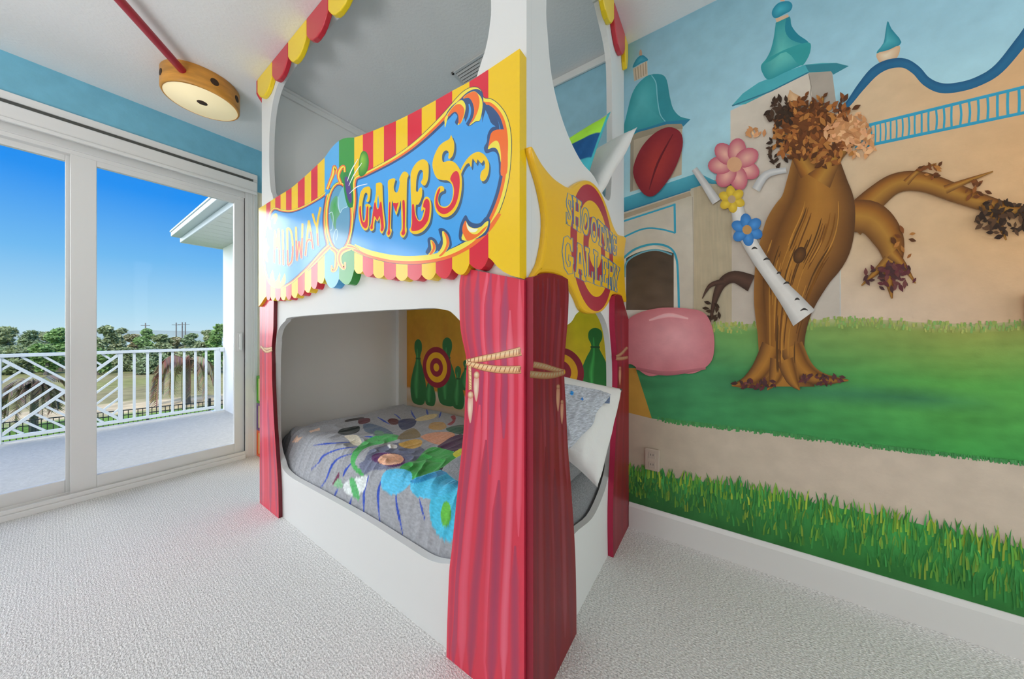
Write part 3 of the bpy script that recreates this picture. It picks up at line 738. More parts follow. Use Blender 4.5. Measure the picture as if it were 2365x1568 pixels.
# centre oval and its scroll feet
sg.ell(s2((1022, 440))[0], 33, 82, DK); sg.ell(s2((1022, 440))[0], 32, 81, YL2); sg.ell(s2((1022, 440))[0], 28.6, 78, OR); sg.ell(s2((1020, 440))[0], 26, 75, NAVY); sg.ell(s2((1020, 442))[0], 24.5, 73, '5d93b4')
sg.fan(s2((905, 330), (920, 250), (970, 180), (1000, 190), (1000, 300), (1030, 390), (985, 480), (975, 600), (940, 520), (905, 400)), s2((965, 290))[0], '5f9a78', '3f9a4a', 4)
sg.poly(s2((1010, 180), (1070, 60), (1100, 60), (1130, 300), (1060, 330), (1030, 380), (1000, 300)), '79aebf', 3)
for pts in ([(1005, 185), (1010, 290), (1030, 385), (1060, 340), (1120, 310)], [(890, 400), (930, 380), (945, 460), (930, 590), (900, 600)], [(960, 780), (950, 680), (980, 590), (1000, 640), (985, 730)]):
    sg.rib(s2(*pts), 1.2, 'b5d2da')
for pts, w in (([(905, 800), (830, 870), (720, 990), (620, 1100)], [9, 11, 9, 5]), ([(915, 820), (985, 880), (990, 980), (975, 1080), (935, 1110), (925, 1040)], [9, 11, 10, 9, 7, 3]), ([(1160, 820), (1060, 860), (1020, 930), (1030, 1020), (1080, 1080), (1095, 1000)], [12, 13, 11, 10, 8, 4]), ([(1120, 800), (1190, 812), (1270, 850)], [9, 8, 2])):
    sg.rib(s2(*pts), [v+1.6 for v in w], '5a6a72'); sg.rib(s2(*pts), w, YL2); sg.rib(s2(*pts), [v*.4 for v in w], OR)
for pts in ([(870, 95), (905, 0), (940, -90), (958, -190), (985, -140), (975, -90)], [(1040, 20), (1010, -70), (1030, -150), (1075, -190), (1090, -120)]):
    sg.rib(s2(*pts), [7, 8, 9, 8, 5, 2][:len(pts)], OR); sg.rib(s2(*pts), [3, 3, 4, 3, 2, 1][:len(pts)], YL2)
# green launcher tube and the green egg flying out of it
sg.poly(s5((612, 680), (635, 655), (665, 680), (680, 790), (682, 880), (665, 905), (640, 885), (618, 790)), '2f7d3c', 4)
sg.poly(s5((622, 700), (640, 690), (660, 740), (672, 850), (655, 870), (632, 790)), '57407c', 4)
sg.fan(s5((718, 640), (725, 560), (745, 512), (775, 520), (790, 580), (778, 650), (745, 685), (725, 680)), s5((742, 560))[0], '1f7a2a', '86b83a', 4)
for a, b in (((715, 565), (640, 720)), ((742, 592), (650, 752)), ((780, 738), (655, 805))): sg.rib(s5(a, ((a[0]+b[0])/2-8, (a[1]+b[1])/2-14 if a[0] > 760 else (a[1]+b[1])/2), b), [1, 2.4, 1], 'dfe9ee', 4)

# lettering GAMES
G_o = [(150, 760), (165, 700), (200, 655), (245, 640), (268, 650), (275, 690), (268, 770), (255, 810), (235, 815), (228, 800), (240, 770), (240, 730), (225, 710), (205, 730), (190, 790), (180, 860), (180, 940), (185, 1000), (195, 1030), (210, 1010), (218, 940), (220, 880), (215, 850), (240, 835), (270, 850), (278, 870), (262, 885), (260, 960), (258, 1050), (250, 1110), (230, 1135), (205, 1135), (175, 1100), (150, 1040), (138, 960), (138, 870)]
G_r = [(150, 870), (163, 865), (168, 930), (178, 1010), (195, 1045), (215, 1030), (225, 960), (232, 875), (247, 868), (250, 900), (245, 1040), (240, 1090), (225, 1112), (205, 1110), (180, 1080), (158, 1010), (148, 930)]
A_o = [(335, 620), (350, 600), (385, 595), (405, 610), (410, 650), (415, 800), (425, 920), (440, 1060), (435, 1110), (415, 1165), (395, 1170), (380, 1140), (385, 1090), (375, 1000), (362, 1030), (345, 1035), (330, 1010), (318, 1060), (315, 1120), (290, 1145), (270, 1135), (262, 1095), (275, 1070), (290, 980), (310, 850), (335, 720)]
A_h = [(348, 850), (360, 735), (374, 850), (361, 890)]
A_r = [(330, 820), (345, 890), (365, 890), (385, 815), (400, 830), (412, 950), (425, 1080), (420, 1130), (400, 1150), (390, 1130), (395, 1090), (380, 980), (365, 1000), (350, 1030), (335, 1000), (315, 980), (300, 1080), (300, 1115), (280, 1125), (272, 1100), (285, 1060), (300, 950), (315, 840)]
M_o = [(470, 610), (480, 570), (520, 550), (555, 555), (550, 590), (538, 640), (545, 690), (570, 710), (590, 680), (605, 600), (600, 560), (625, 500), (660, 470), (695, 490), (705, 520), (690, 560), (685, 700), (682, 900), (680, 1080), (685, 1130), (675, 1180), (645, 1220), (615, 1200), (608, 1160), (625, 1110), (622, 950), (618, 800), (600, 870), (568, 965), (545, 900), (520, 800), (512, 900), (505, 1100), (515, 1130), (505, 1180), (480, 1215), (455, 1190), (455, 1150), (470, 1110), (472, 900), (475, 750)]
M_r = [[(485, 830), (500, 825), (498, 1000), (492, 1120), (500, 1160), (480, 1195), (465, 1170), (475, 1120), (480, 950)], [(635, 810), (660, 805), (665, 950), (662, 1130), (668, 1165), (645, 1195), (622, 1170), (640, 1120), (640, 950)], [(530, 830), (570, 830), (592, 822), (575, 880), (565, 930), (545, 890)]]
E_o = [(728, 520), (740, 460), (780, 390), (830, 345), (880, 335), (920, 365), (932, 420), (930, 520), (915, 590), (890, 630), (860, 620), (845, 590), (865, 550), (868, 480), (845, 450), (815, 480), (795, 560), (790, 640), (790, 690), (810, 700), (830, 660), (855, 655), (860, 720), (845, 790), (815, 845), (790, 850), (785, 930), (800, 990), (825, 1025), (850, 1010), (870, 950), (880, 900), (850, 920), (855, 850), (880, 780), (910, 755), (945, 780), (962, 840), (962, 940), (945, 1040), (905, 1110), (850, 1160), (780, 1180), (730, 1160), (715, 1120), (732, 1090), (738, 900), (730, 700)]
E_r = [(745, 850), (765, 845), (775, 920), (790, 990), (825, 1035), (860, 1015), (885, 950), (895, 890), (870, 870), (880, 810), (910, 780), (940, 810), (945, 900), (930, 1010), (890, 1080), (840, 1125), (780, 1145), (735, 1135), (745, 1050), (742, 950)]
S_o = [(975, 400), (990, 310), (1040, 200), (1100, 140), (1165, 105), (1185, 60), (1200, 90), (1220, 140), (1222, 220), (1205, 290), (1175, 325), (1155, 320), (1160, 270), (1150, 240), (1120, 235), (1090, 270), (1085, 330), (1100, 365), (1160, 350), (1220, 365), (1270, 420), (1300, 490), (1310, 600), (1300, 720), (1275, 830), (1230, 920), (1170, 975), (1110, 990), (1050, 965), (1010, 910), (995, 820), (1005, 730), (1035, 660), (1070, 635), (1105, 650), (1105, 690), (1080, 700), (1050, 730), (1040, 790), (1060, 850), (1110, 870), (1160, 850), (1195, 790), (1208, 700), (1195, 620), (1150, 575), (1090, 570), (1030, 550), (995, 490)]
S_r = [(1180, 540), (1205, 490), (1245, 465), (1275, 500), (1285, 600), (1270, 740), (1235, 850), (1180, 920), (1110, 955), (1050, 930), (1015, 870), (1008, 790), (1030, 700), (1060, 655), (1060, 690), (1040, 750), (1035, 810), (1055, 860), (1110, 885), (1165, 860), (1205, 790), (1220, 690), (1205, 610), (1180, 570)]
def letter(outer, holes, reds, dx):
    sh = [(x+dx, y+dx*1.25) for x, y in outer]
    sg.poly(s3(*sh), '3d5873', 3); sg.poly(s3(*outer), YEL, 3)
    for h in holes: sg.poly(s3(*h), BL2, 2)
    sg.up()
    for r in reds: sg.poly(s3(*r), RED, 3)
    sg.up()
letter(G_o, [], [G_r], 16); letter(A_o, [A_h], [A_r], 17); letter(M_o, [], M_r, 18); letter(E_o, [], [E_r], 20); letter(S_o, [], [S_r], 22); sg.up(5)
fl = [(430, 1290), (480, 1190), (540, 1110), (600, 1065), (660, 1050), (720, 1080), (765, 1140), (785, 1210), (775, 1310), (745, 1380), (710, 1405), (680, 1385), (678, 1330), (695, 1280), (730, 1250), (735, 1200), (720, 1150), (690, 1190), (645, 1140), (630, 1190), (585, 1130), (575, 1200), (565, 1240), (545, 1190), (510, 1200), (470, 1260), (445, 1320)]
sg.poly(s4(*[(x+18, y+32) for x, y in fl]), '3d5873', 2); sg.poly(s4(*fl), YEL, 2)
# lettering MIDWAY
MID = [[(207, 1010), (212, 800), (217, 600)], [(217, 600), (228, 720), (240, 830)], [(240, 830), (252, 700), (262, 590)], [(275, 1030), (270, 800), (264, 580)], [(322, 1040), (318, 800), (315, 595)], [(378, 1040), (374, 800), (370, 575)],
       [(370, 580), (410, 600), (434, 720), (440, 860), (424, 990), (380, 1045)], [(480, 560), (485, 780), (490, 985)], [(490, 985), (505, 850), (520, 740)], [(520, 740), (534, 850), (547, 955)], [(547, 955), (556, 750), (562, 520)],
       [(597, 925), (618, 700), (640, 490)], [(640, 480), (670, 660), (692, 835)], [(618, 745), (640, 720), (672, 735)], [(688, 395), (708, 480), (738, 560)], [(788, 315), (762, 430), (742, 560)], [(742, 550), (748, 670), (756, 795)]]
for pts in MID: sg.rib(s2(*[(x+10, y+16) for x, y in pts]), 4.6, '7d97ad', dl=0, up=False)
sg.up()
for pts in MID: sg.rib(s2(*pts), 4.6, YEL, up=False)
sg.up()
for pts in MID:
    ym = 800 if pts[0][0] < 470 else 700 if pts[0][0] < 600 else 620
    q = [p for p in crom(pts, 5, False) if p[1] > ym]
    if len(q) > 1: sg.rib(s2(*[(p[0], p[1]) for p in q]), 2.6, RED, smooth=0, up=False)
sg.up()
mb.build('sign_board', M['signpaint'], bed)

# ---- scalloped awning trim along the ceiling (front, then end)
def scallop(plane, a, b, ztop, zc, zl, th, col, name='awning_scallop'):
    P = [plane(a, ztop)]
    for t in (0, .06, .18, .32, .5, .68, .82, .94, 1):
        e = (1-abs(2*t-1)**2.4); P.append(plane(a+(b-a)*t, zc*(1-e)+zl*e))
    P.append(plane(b, ztop))
    m = MB(); m.extrude([P], th, col); return m.build(name, M['galpaint'], bed, weld=True, bevel=(.005, 3, 30))
AY, AR = S('e3b71f', .72), S('ae2a36', .72)
xa = XF-.024
def ceilY(px):   # along the ceiling edge of the front face
    r = ray(px, 0); return r[1]/r[0]*xa
bx = [601.5, 627.7, 664.2, 706.8, 756.8]
yb = [ceilY(p) for p in bx]; wS = (yb[1]-yb[4])/3
edges = [YL+.002, yb[1]] + [yb[1]-wS*k for k in range(1, 40) if yb[1]-wS*k > YR+.03] + [YR-.001]
for i in range(len(edges)-1):
    scallop(lambda y, z: Vector((xa, y, z)), edges[i], edges[i+1], CEIL-.002, CEIL-.085, CEIL-.155, (.024, 0, 0), AY if i % 2 == 0 else AR)
# return of the trim on the hidden far end
scallop(lambda x, z: Vector((x, YL+.022, z)), XF-.024, XF+.15, CEIL-.002, CEIL-.085, CEIL-.155, (0, -.021, 0), AR)
ye = YR-.024
def ceilX(px): r = ray(px, 0); return r[0]/r[1]*ye
x1, x2 = ceilX(1419), ceilX(1444); wE = x2-x1
ed = [XW-.004, x2] + [x2-wE*k for k in range(1, 20) if x2-wE*k > XF+.04] + [XF-.02]
for i in range(len(ed)-1):
    scallop(lambda x, z: Vector((x, ye, z)), ed[i+1], ed[i], CEIL-.002, CEIL-.085, CEIL-.165, (0, .0235, 0), AY if i % 2 == 0 else AR)

# ---- curtain boards
CK = .78
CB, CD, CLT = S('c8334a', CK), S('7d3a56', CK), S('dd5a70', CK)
def curtain(plane, nrm, depth, left, right, topv, stripes, rope, tassels, paintk, side, darker=1.0, cb=None):
    """left/right: pixel outlines top->bottom; topv: pixel points across the top from left to right"""
    base = cb or tuple(v*darker for v in CB)
    L = crom(left, 5, False); R = crom(right, 5, False)
    loop = [plane(p[0], p[1]) for p in L] + [plane(p[0], p[1]) for p in R[::-1]] + [plane(p[0], p[1]) for p in topv[::-1][1:-1]]
    m = MB(); m.extrude([loop], depth, base, sidecol=side)
    p = Paint(m, plane, nrm, CK)
    def resamp(c, n):
        c = [Vector((q[0], q[1])) for q in c]; ln = [0]
        for i in range(len(c)-1): ln.append(ln[-1]+abs(c[i+1].y-c[i].y)+1e-6)
        out = []
        for k in range(n):
            t = ln[-1]*k/(n-1); j = 0
            while j < len(ln)-2 and ln[j+1] < t: j += 1
            f = (t-ln[j])/(ln[j+1]-ln[j]); out.append(c[j].lerp(c[j+1], min(1, f)))
        return out
    n = 40; Ls, Rs = resamp(L, n), resamp(R, n)
    for (u0, u1, w, col, a, b) in stripes:
        i0, i1 = int(a*(n-1)), int(b*(n-1)); pts = []; ws = []
        for i in range(i0, i1+1):
            t = i/(n-1); u = u0+(u1-u0)*t + .012*math.sin(t*9+u0*20); u = max(w*.5+.004, min(1-w*.5-.004, u)); q = Ls[i].lerp(Rs[i], u); pts.append((q.x, q.y))
            e = min(1, (i-i0)/4+.25, (i1-i)/4+.25); ws.append(w*abs(Rs[i].x-Ls[i].x)*e)
        c = mix(base, tuple(v*darker for v in S(col, CK)), .60 if not cb else .34); p.rib(pts, ws, [base, mix(base, c, .75), c, mix(base, c, .75), base], smooth=0, up=False)
        p.up(1)
    for pts, w in rope:
        p.rib(pts, [v+2 if isinstance(v, (int, float)) else v for v in w] if isinstance(w, list) else w+2, '7d4030', 5)
        rk = .45 if cb else 1
        p.rib(pts, w, [tuple(v*rk for v in S(h_, CK)) for h_ in ('b98058', 'dcae80', 'e8c49a', 'c99568')], 5)
        Q = crom(pts, 8, False); w0 = w if not isinstance(w, list) else sum(w)/len(w)
        for i in range(1, len(Q)-1, 2 if len(pts) < 6 else 1):
            a, b = Q[i-1], Q[i+1]; d = (Vector((b.x, b.y)) if False else Vector((b[0]-a[0], b[1]-a[1]))); d = d.normalized(); nn = Vector((d.y, -d.x)); c = Q[i]
            p.rib([(c[0]-nn.x*w0*.42-d.x*2, c[1]-nn.y*w0*.42-d.y*2), (c[0]+nn.x*w0*.42+d.x*2, c[1]+nn.y*w0*.42+d.y*2)], w0*.12, '9a6242', 0, up=False)
        p.up()
    for (x, y, s, L_) in tassels:
        p.fan([(x-s*.55, y+s*.6), (x-s*.75, y+L_*.55), (x-s*.1, y+L_), (x+s*.5, y+L_*.6), (x+s*.55, y+s*.6)], (x-s*.2, y+L_*.5), 'a8705c' if cb else 'c98f86', 'b88a6c' if cb else 'eccfb8', 4)
        p.ell((x, y), s*.72, s*.95, '8a5440' if cb else 'b97a5c', 0, 20, 'b48a6a' if cb else 'f0d4b8', (-s*.15, -s*.2))
    return m, p
ST = [(.13, .09, .17, '7d3a5c', 0, 1), (.28, .20, .14, '7a4068', 0, .55), (.26, .18, .13, 'd85a74', .35, 1), (.40, .34, .15, 'dd6a84', .0, .8), (.47, .42, .15, '74446a', 0, .5), (.42, .32, .15, '7a3658', .42, 1),
      (.60, .52, .16, 'dc5a74', 0, 1), (.70, .62, .16, '7d4a70', 0, .4), (.66, .57, .17, '76365a', .5, 1), (.80, .74, .12, 'e27088', .1, .95), (.90, .87, .14, '7c3a5a', .62, 1), (.93, .93, .10, 'dd6078', .0, .6), (.04, .04, .07, '9a2a48', 0, 1)]
plC = lambda x, y: onX(x, y, XC)
# front right
yb0 = YR-.004
def colpx(Xv, Yv, z): return proj(Xv, Yv, z)
RB = [colpx(XC, yb0, z) for z in (1.248, 1.15, .9, .6, .3, .0)]
lft = [(1066, 618), (1064, 636), (1061, 659), (1061, 700), (1062, 741), (1066, 775), (1077.5, 833), (1076, 876), (1071, 990), (1059, 1108), (1051, 1190), (1043, 1272), (1037.6, 1320), (1033.5, 1420), (1032, 1471)]
zl0 = plC(1032, 1471).y
lft.append(proj(XC, zl0+.002, 0.0))
m, p = curtain(plC, (-1, 0, 0), (XF-XC-.0005, 0, 0), lft, RB, [lft[0], RB[0]], ST, [([(1077, 835), (1110, 829), (1150, 822), (1190, 814), (1203, 811)], [9, 13, 15, 18, 19]), ([(1077, 838), (1110, 847), (1150, 853), (1190, 854), (1203, 853)], [9, 14, 16, 17, 17]), ([(1085, 846), (1086, 880), (1086, 900)], [7, 7, 7])], [(1101, 866, 9, 62), (1087, 912, 9, 66)], CK, S('a8273c', CK))
m.build('curtain_board', M['curtainpaint'], bed)
# front left
LB = [colpx(XC, 2.472, z) for z in (1.36, 1.1, .8, .5, .25, 0)]
rgt = [(632.5, 680), (632, 704.5), (631.5, 735), (631, 761.6), (627.5, 802), (628, 840), (628.4, 876), (630, 913), (632.7, 973), (637.6, 1046), (642, 1119), (643.4, 1175)]
yr = plC(643.4, 1175).y; rgt.append(proj(XC, yr, 0))
m, p = curtain(plC, (-1, 0, 0), (XF-XC-.0005, 0, 0), LB, rgt, [LB[0], rgt[0]], ST[::2], [([(601, 802), (614, 806), (628, 804)], [4, 5, 5]), ([(602, 799), (614, 812), (628, 808)], [3, 5, 5])], [], CK, S('64141f', CK))  # edge colour darkened: the shade on the board's side is painted in
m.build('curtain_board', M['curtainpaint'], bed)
# end face, near
plE = lambda x, y: onY(x, y, YC)
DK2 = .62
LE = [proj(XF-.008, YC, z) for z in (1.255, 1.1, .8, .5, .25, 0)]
re_ = [(1312, 645), (1313.5, 680), (1313, 703), (1311, 745), (1308, 779), (1303, 852), (1307.5, 947.5), (1312, 1037), (1320, 1139), (1328, 1266), (1331, 1380)]
xr_ = plE(1331.5, 1440).x; re_.append(proj(xr_, YC, 0))
tp = [LE[0], (1246, 634.5), (1256.5, 631), (1268, 630.5), (1279.5, 632), (1298.6, 637.6), re_[0]]
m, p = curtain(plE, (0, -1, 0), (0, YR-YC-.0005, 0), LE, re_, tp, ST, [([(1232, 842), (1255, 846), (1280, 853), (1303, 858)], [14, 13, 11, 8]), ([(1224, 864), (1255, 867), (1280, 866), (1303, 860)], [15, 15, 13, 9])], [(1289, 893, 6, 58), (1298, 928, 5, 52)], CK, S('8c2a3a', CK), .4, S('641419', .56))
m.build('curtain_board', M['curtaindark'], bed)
# end face, far, against the wall
RE2 = [proj(XW-.006, YC, z) for z in (1.17, 1.0, .8, .5, .25, 0)]
le2 = [(1414, 683), (1413.4, 741), (1416, 785), (1419, 821), (1420, 850), (1420, 894), (1417, 980), (1414, 1062), (1411, 1123), (1409.5, 1200)]
xl_ = plE(1416.5, 1274).x; le2 = [(x+6, y) for x, y in le2]; le2.append(proj(xl_, YC, 0))
tp = [le2[0], (1426, 680), (1436, 683), RE2[0]]
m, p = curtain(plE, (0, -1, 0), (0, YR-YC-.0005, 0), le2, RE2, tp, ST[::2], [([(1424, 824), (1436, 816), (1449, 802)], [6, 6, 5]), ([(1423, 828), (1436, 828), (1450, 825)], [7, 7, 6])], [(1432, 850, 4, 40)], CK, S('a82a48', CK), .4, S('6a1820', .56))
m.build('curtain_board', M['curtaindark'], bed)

# ---- shooting gallery sign
gal = [(1226.7, 340), (1232, 341), (1240, 355), (1256.5, 381), (1279.5, 408), (1302.5, 425), (1312, 430), (1321.6, 431), (1333, 423), (1348.4, 415.7), (1363.7, 416.4), (1379, 429), (1394, 454), (1405.8, 484.5), (1417, 519), (1428.7, 540), (1445, 549), (1443, 588), (1444, 645), (1446.7, 697), (1436, 683.5), (1425, 680), (1414, 683.5), (1405.8, 702.7), (1394, 718), (1379, 724), (1360, 724), (1344.5, 714), (1333, 687), (1314, 653), (1295, 637.6), (1268, 631), (1245, 634), (1226.7, 640.7), (1233, 622), (1241, 603), (1251, 549.6), (1252, 492), (1245, 427), (1233.6, 373.6)]
GK = .62
GY, GR, GB = S('d49a14', GK), S('8f2433', GK), S('2e6288', GK)
gp = lambda x, y: onY(x, y, YG)
for k_ in range(34, 39): gal[k_] = (gal[k_][0]+(9 if k_ < 38 else 4), gal[k_][1])
gal[33] = (gal[33][0]+6, gal[33][1])
loop = [gp(p[0], p[1]) for p in crom(gal, 4)]
loop = [Vector((min(v.x, XW-.004), v.y, v.z)) for v in loop]
def ringsign(loop, depth, bw, bh):
    """a board with a soft pillowed rim"""
    m = MB(); C = loop; n = len(C); flat2 = [(v.x, v.z) for v in C]
    prof = [(0, bh), (0, bh*.55), (bw*.12, bh*.28), (bw*.4, bh*.08), (bw, 0)]; rings = []
    tips = [(v.x, v.z) for v in (gp(1226.7, 340), gp(1445, 549), gp(1446.7, 697), gp(1226.7, 640.7))]
    wt = [min(1, .12+min(math.hypot(a-c, b-d_) for c, d_ in tips)/.07) for a, b in flat2]
    for d, back in prof:
        q = inset(flat2, lambda i, p_: d*wt[i]); rings.append([Vector((x, C[0].y+back, z)) for x, z in q])
    for a, b in zip(rings, rings[1:]):
        for i in range(n): m.add([a[i], a[(i+1) % n], b[(i+1) % n], b[i]], [(0, 1, 2, 3)], GY, smooth=False)
    t = tessellate_polygon([rings[-1]]); R = rings[-1]
    m.add(R, [f if (R[f[1]]-R[f[0]]).cross(R[f[2]]-R[f[0]]).y < 0 else f[::-1] for f in t], GY)
    return m
m = ringsign(loop, None, .014, YR-YG-.0005)
g = Paint(m, gp, (0, -1, 0), GK); g.up(2)
ct, cb_ = gp(1363, 421), gp(1371, 720)
ctr = Vector(((gp(1315, 560).x+gp(1417, 590).x)/2, YG, (ct.z+cb_.z)/2)); Rg = (ct.z-cb_.z)/2*.985
def disc(r, col, cx_=None):
    pts = [(ctr.x+r*math.cos(t), ctr.z+r*math.sin(t)) for t in (2*math.pi*i/72 for i in range(72))]
    pts = [proj(x, YG, z) for x, z in pts]; g.poly(pts, col)
galp = [proj(v.x, YG, v.z) for v in loop]
disc(Rg, GR); disc(Rg*.765, GY); disc(Rg*.52, GR); disc(Rg*.30, GY)
# slab letters on a 10 x 10 grid
LT = {'S': [[(1, 7), (3, 10), (8, 10), (9, 9), (9, 6.2), (7, 6.2), (6.5, 8), (4, 8), (3.6, 7), (8.6, 4.6), (9.3, 2.5), (7.5, 0), (3, 0), (2, 1), (.8, 0), (.8, 3.8), (2.8, 3.8), (3.6, 2), (6, 2), (6.4, 3), (1.6, 5.4)]],
      'H': [[(.5, 10), (4.6, 10), (4.6, 8.6), (3.8, 8.6), (3.8, 6), (6.2, 6), (6.2, 8.6), (5.4, 8.6), (5.4, 10), (9.5, 10), (9.5, 8.6), (8.6, 8.6), (8.6, 1.4), (9.5, 1.4), (9.5, 0), (5.4, 0), (5.4, 1.4), (6.2, 1.4), (6.2, 4.2), (3.8, 4.2), (3.8, 1.4), (4.6, 1.4), (4.6, 0), (.5, 0), (.5, 1.4), (1.4, 1.4), (1.4, 8.6), (.5, 8.6)]],
      'O': [[(5, 10), (8, 9), (9.5, 5), (8, 1), (5, 0), (2, 1), (.5, 5), (2, 9)], [(5, 8), (6.6, 7), (7.1, 5), (6.6, 3), (5, 2), (3.4, 3), (2.9, 5), (3.4, 7)]],
      'T': [[(.5, 10), (9.5, 10), (9.5, 6.6), (7.8, 6.6), (7.4, 8.4), (6.3, 8.4), (6.3, 1.4), (7.6, 1.4), (7.6, 0), (2.4, 0), (2.4, 1.4), (3.7, 1.4), (3.7, 8.4), (2.6, 8.4), (2.2, 6.6), (.5, 6.6)]],
      'I': [[(1.5, 10), (8.5, 10), (8.5, 8.6), (7, 8.6), (7, 1.4), (8.5, 1.4), (8.5, 0), (1.5, 0), (1.5, 1.4), (3, 1.4), (3, 8.6), (1.5, 8.6)]],
      'N': [[(.5, 10), (3.6, 10), (6.8, 4.4), (6.8, 8.6), (5.8, 8.6), (5.8, 10), (9.6, 10), (9.6, 8.6), (8.7, 8.6), (8.7, 0), (6.8, 0), (3.2, 6), (3.2, 1.4), (4.2, 1.4), (4.2, 0), (.5, 0), (.5, 1.4), (1.4, 1.4), (1.4, 8.6), (.5, 8.6)]],
      'G': [[(9, 10), (9, 6.4), (7.4, 6.4), (6.6, 8), (5, 8.2), (3.4, 7), (3, 5), (3.4, 3), (5, 1.9), (6.6, 2.4), (6.8, 3.6), (5.6, 3.6), (5.6, 5.2), (9.6, 5.2), (9.6, 3.6), (9, 3.4), (8.8, 1), (5, 0), (2, 1), (.5, 5), (2, 9), (5, 10), (7.4, 9.4), (8, 10)]],
      'A': [[(3, 10), (7, 10), (9, 1.4), (9.8, 1.4), (9.8, 0), (5.8, 0), (5.8, 1.4), (6.6, 1.4), (6.3, 2.8), (3.9, 2.8), (3.6, 1.4), (4.4, 1.4), (4.4, 0), (.2, 0), (.2, 1.4), (1.1, 1.4), (2.8, 8.6), (2.4, 8.6)], [(5.1, 7.6), (4.3, 4.4), (5.9, 4.4)]],
      'L': [[(.8, 10), (5.4, 10), (5.4, 8.6), (4.3, 8.6), (4.3, 1.6), (7.2, 1.6), (7.6, 3.6), (9.3, 3.6), (9.3, 0), (.8, 0), (.8, 1.4), (1.8, 1.4), (1.8, 8.6), (.8, 8.6)]],
      'E': [[(.8, 10), (9.2, 10), (9.2, 6.8), (7.6, 6.8), (7.2, 8.4), (4.2, 8.4), (4.2, 6), (5.8, 6), (5.8, 4.2), (4.2, 4.2), (4.2, 1.6), (7.2, 1.6), (7.6, 3.4), (9.3, 3.4), (9.3, 0), (.8, 0), (.8, 1.4), (1.8, 1.4), (1.8, 8.6), (.8, 8.6)]],
      'R': [[(.6, 10), (7.4, 10), (8.9, 8.6), (8.9, 6.4), (7.4, 4.9), (8.8, 1.4), (9.7, 1.4), (9.7, 0), (6.6, 0), (5, 4.5), (4.1, 4.5), (4.1, 1.4), (5.1, 1.4), (5.1, 0), (.6, 0), (.6, 1.4), (1.6, 1.4), (1.6, 8.6), (.6, 8.6)], [(4.1, 8.4), (6.2, 8.2), (6.4, 6.6), (4.1, 6.2)]],
      'Y': [[(.3, 10), (4.4, 10), (4.4, 8.6), (3.8, 8.6), (5.1, 6.2), (6.3, 8.6), (5.7, 8.6), (5.7, 10), (9.7, 10), (9.7, 8.6), (8.9, 8.6), (6.3, 4), (6.3, 1.4), (7.4, 1.4), (7.4, 0), (2.6, 0), (2.6, 1.4), (3.8, 1.4), (3.8, 4), (1.2, 8.6), (.3, 8.6)]]}
def s6(x, y): return (1270+x/4.61, 400+y/4.61)
def word(txt, quads):
    for ch, (tl_, tr, br, bl_) in zip(txt, quads):
        ls = []
        for lp in LT[ch]:
            q = []
            for x, y in lp:
                u, v = x/10, 1-y/10
                t = (tl_[0]+(tr[0]-tl_[0])*u, tl_[1]+(tr[1]-tl_[1])*u); b = (bl_[0]+(br[0]-bl_[0])*u, bl_[1]+(br[1]-bl_[1])*u)
                q.append(s6(t[0]+(b[0]-t[0])*v, t[1]+(b[1]-t[1])*v))
            ls.append(flat(crom(q, 4)) if ch == 'O' else q)
        g.poly(ls[0], GY, holes=ls[1:])
        for lp in ls: g.rib(lp+[lp[0]], 1.9, GB, smooth=0, dl=1, up=False)
    g.up(2)
word('SHOOTING', [((165, 190), (248, 250), (245, 575), (168, 540)), ((235, 230), (345, 310), (335, 640), (240, 580)), ((335, 350), (425, 390), (425, 680), (335, 640)), ((430, 440), (512, 500), (508, 755), (432, 715)), ((505, 480), (580, 560), (572, 800), (505, 755)), ((570, 545), (630, 600), (625, 840), (565, 800)), ((590, 565), (668, 640), (660, 870), (600, 820)), ((655, 630), (716, 680), (712, 900), (658, 860))])
word('GALLERY', [((120, 630), (258, 700), (262, 1120), (125, 1030)), ((258, 715), (375, 790), (385, 1160), (262, 1100)), ((362, 770), (470, 830), (468, 1180), (375, 1140)), ((455, 800), (560, 880), (548, 1210), (465, 1180)), ((540, 860), (630, 925), (622, 1230), (548, 1200)), ((615, 905), (695, 980), (680, 1255), (618, 1230)), ((670, 950), (745, 1010), (728, 1275), (672, 1245))])
m.build('gallery_sign', M['galpaint'], bed)

# ================================================================== BEDDING
def slabcushion(name, x0, x1, y0, y1, z0, z1, r, m_, parent=None):
    m = MB(); m.box(x0, x1, y0, y1, z0, z1); return m.build(name, m_, parent, bevel=(r, 5, 40), loc=((x0+x1)/2, (y0+y1)/2, z0))
o = slabcushion('mattress', .865, 1.77, .512, 2.39, .101, .425, .075, M['sheet']); tag(o, 'mattress with heather grey fitted sheet on the lower bunk', 'mattress', 'bunk mattresses')
for p_ in o.data.polygons: p_.use_smooth = True
o = slabcushion('mattress', .812, 1.79, .512, 2.40, 1.361, 1.60, .06, M['sheet']); tag(o, 'mattress on the upper bunk behind the painted sign', 'mattress', 'bunk mattresses')

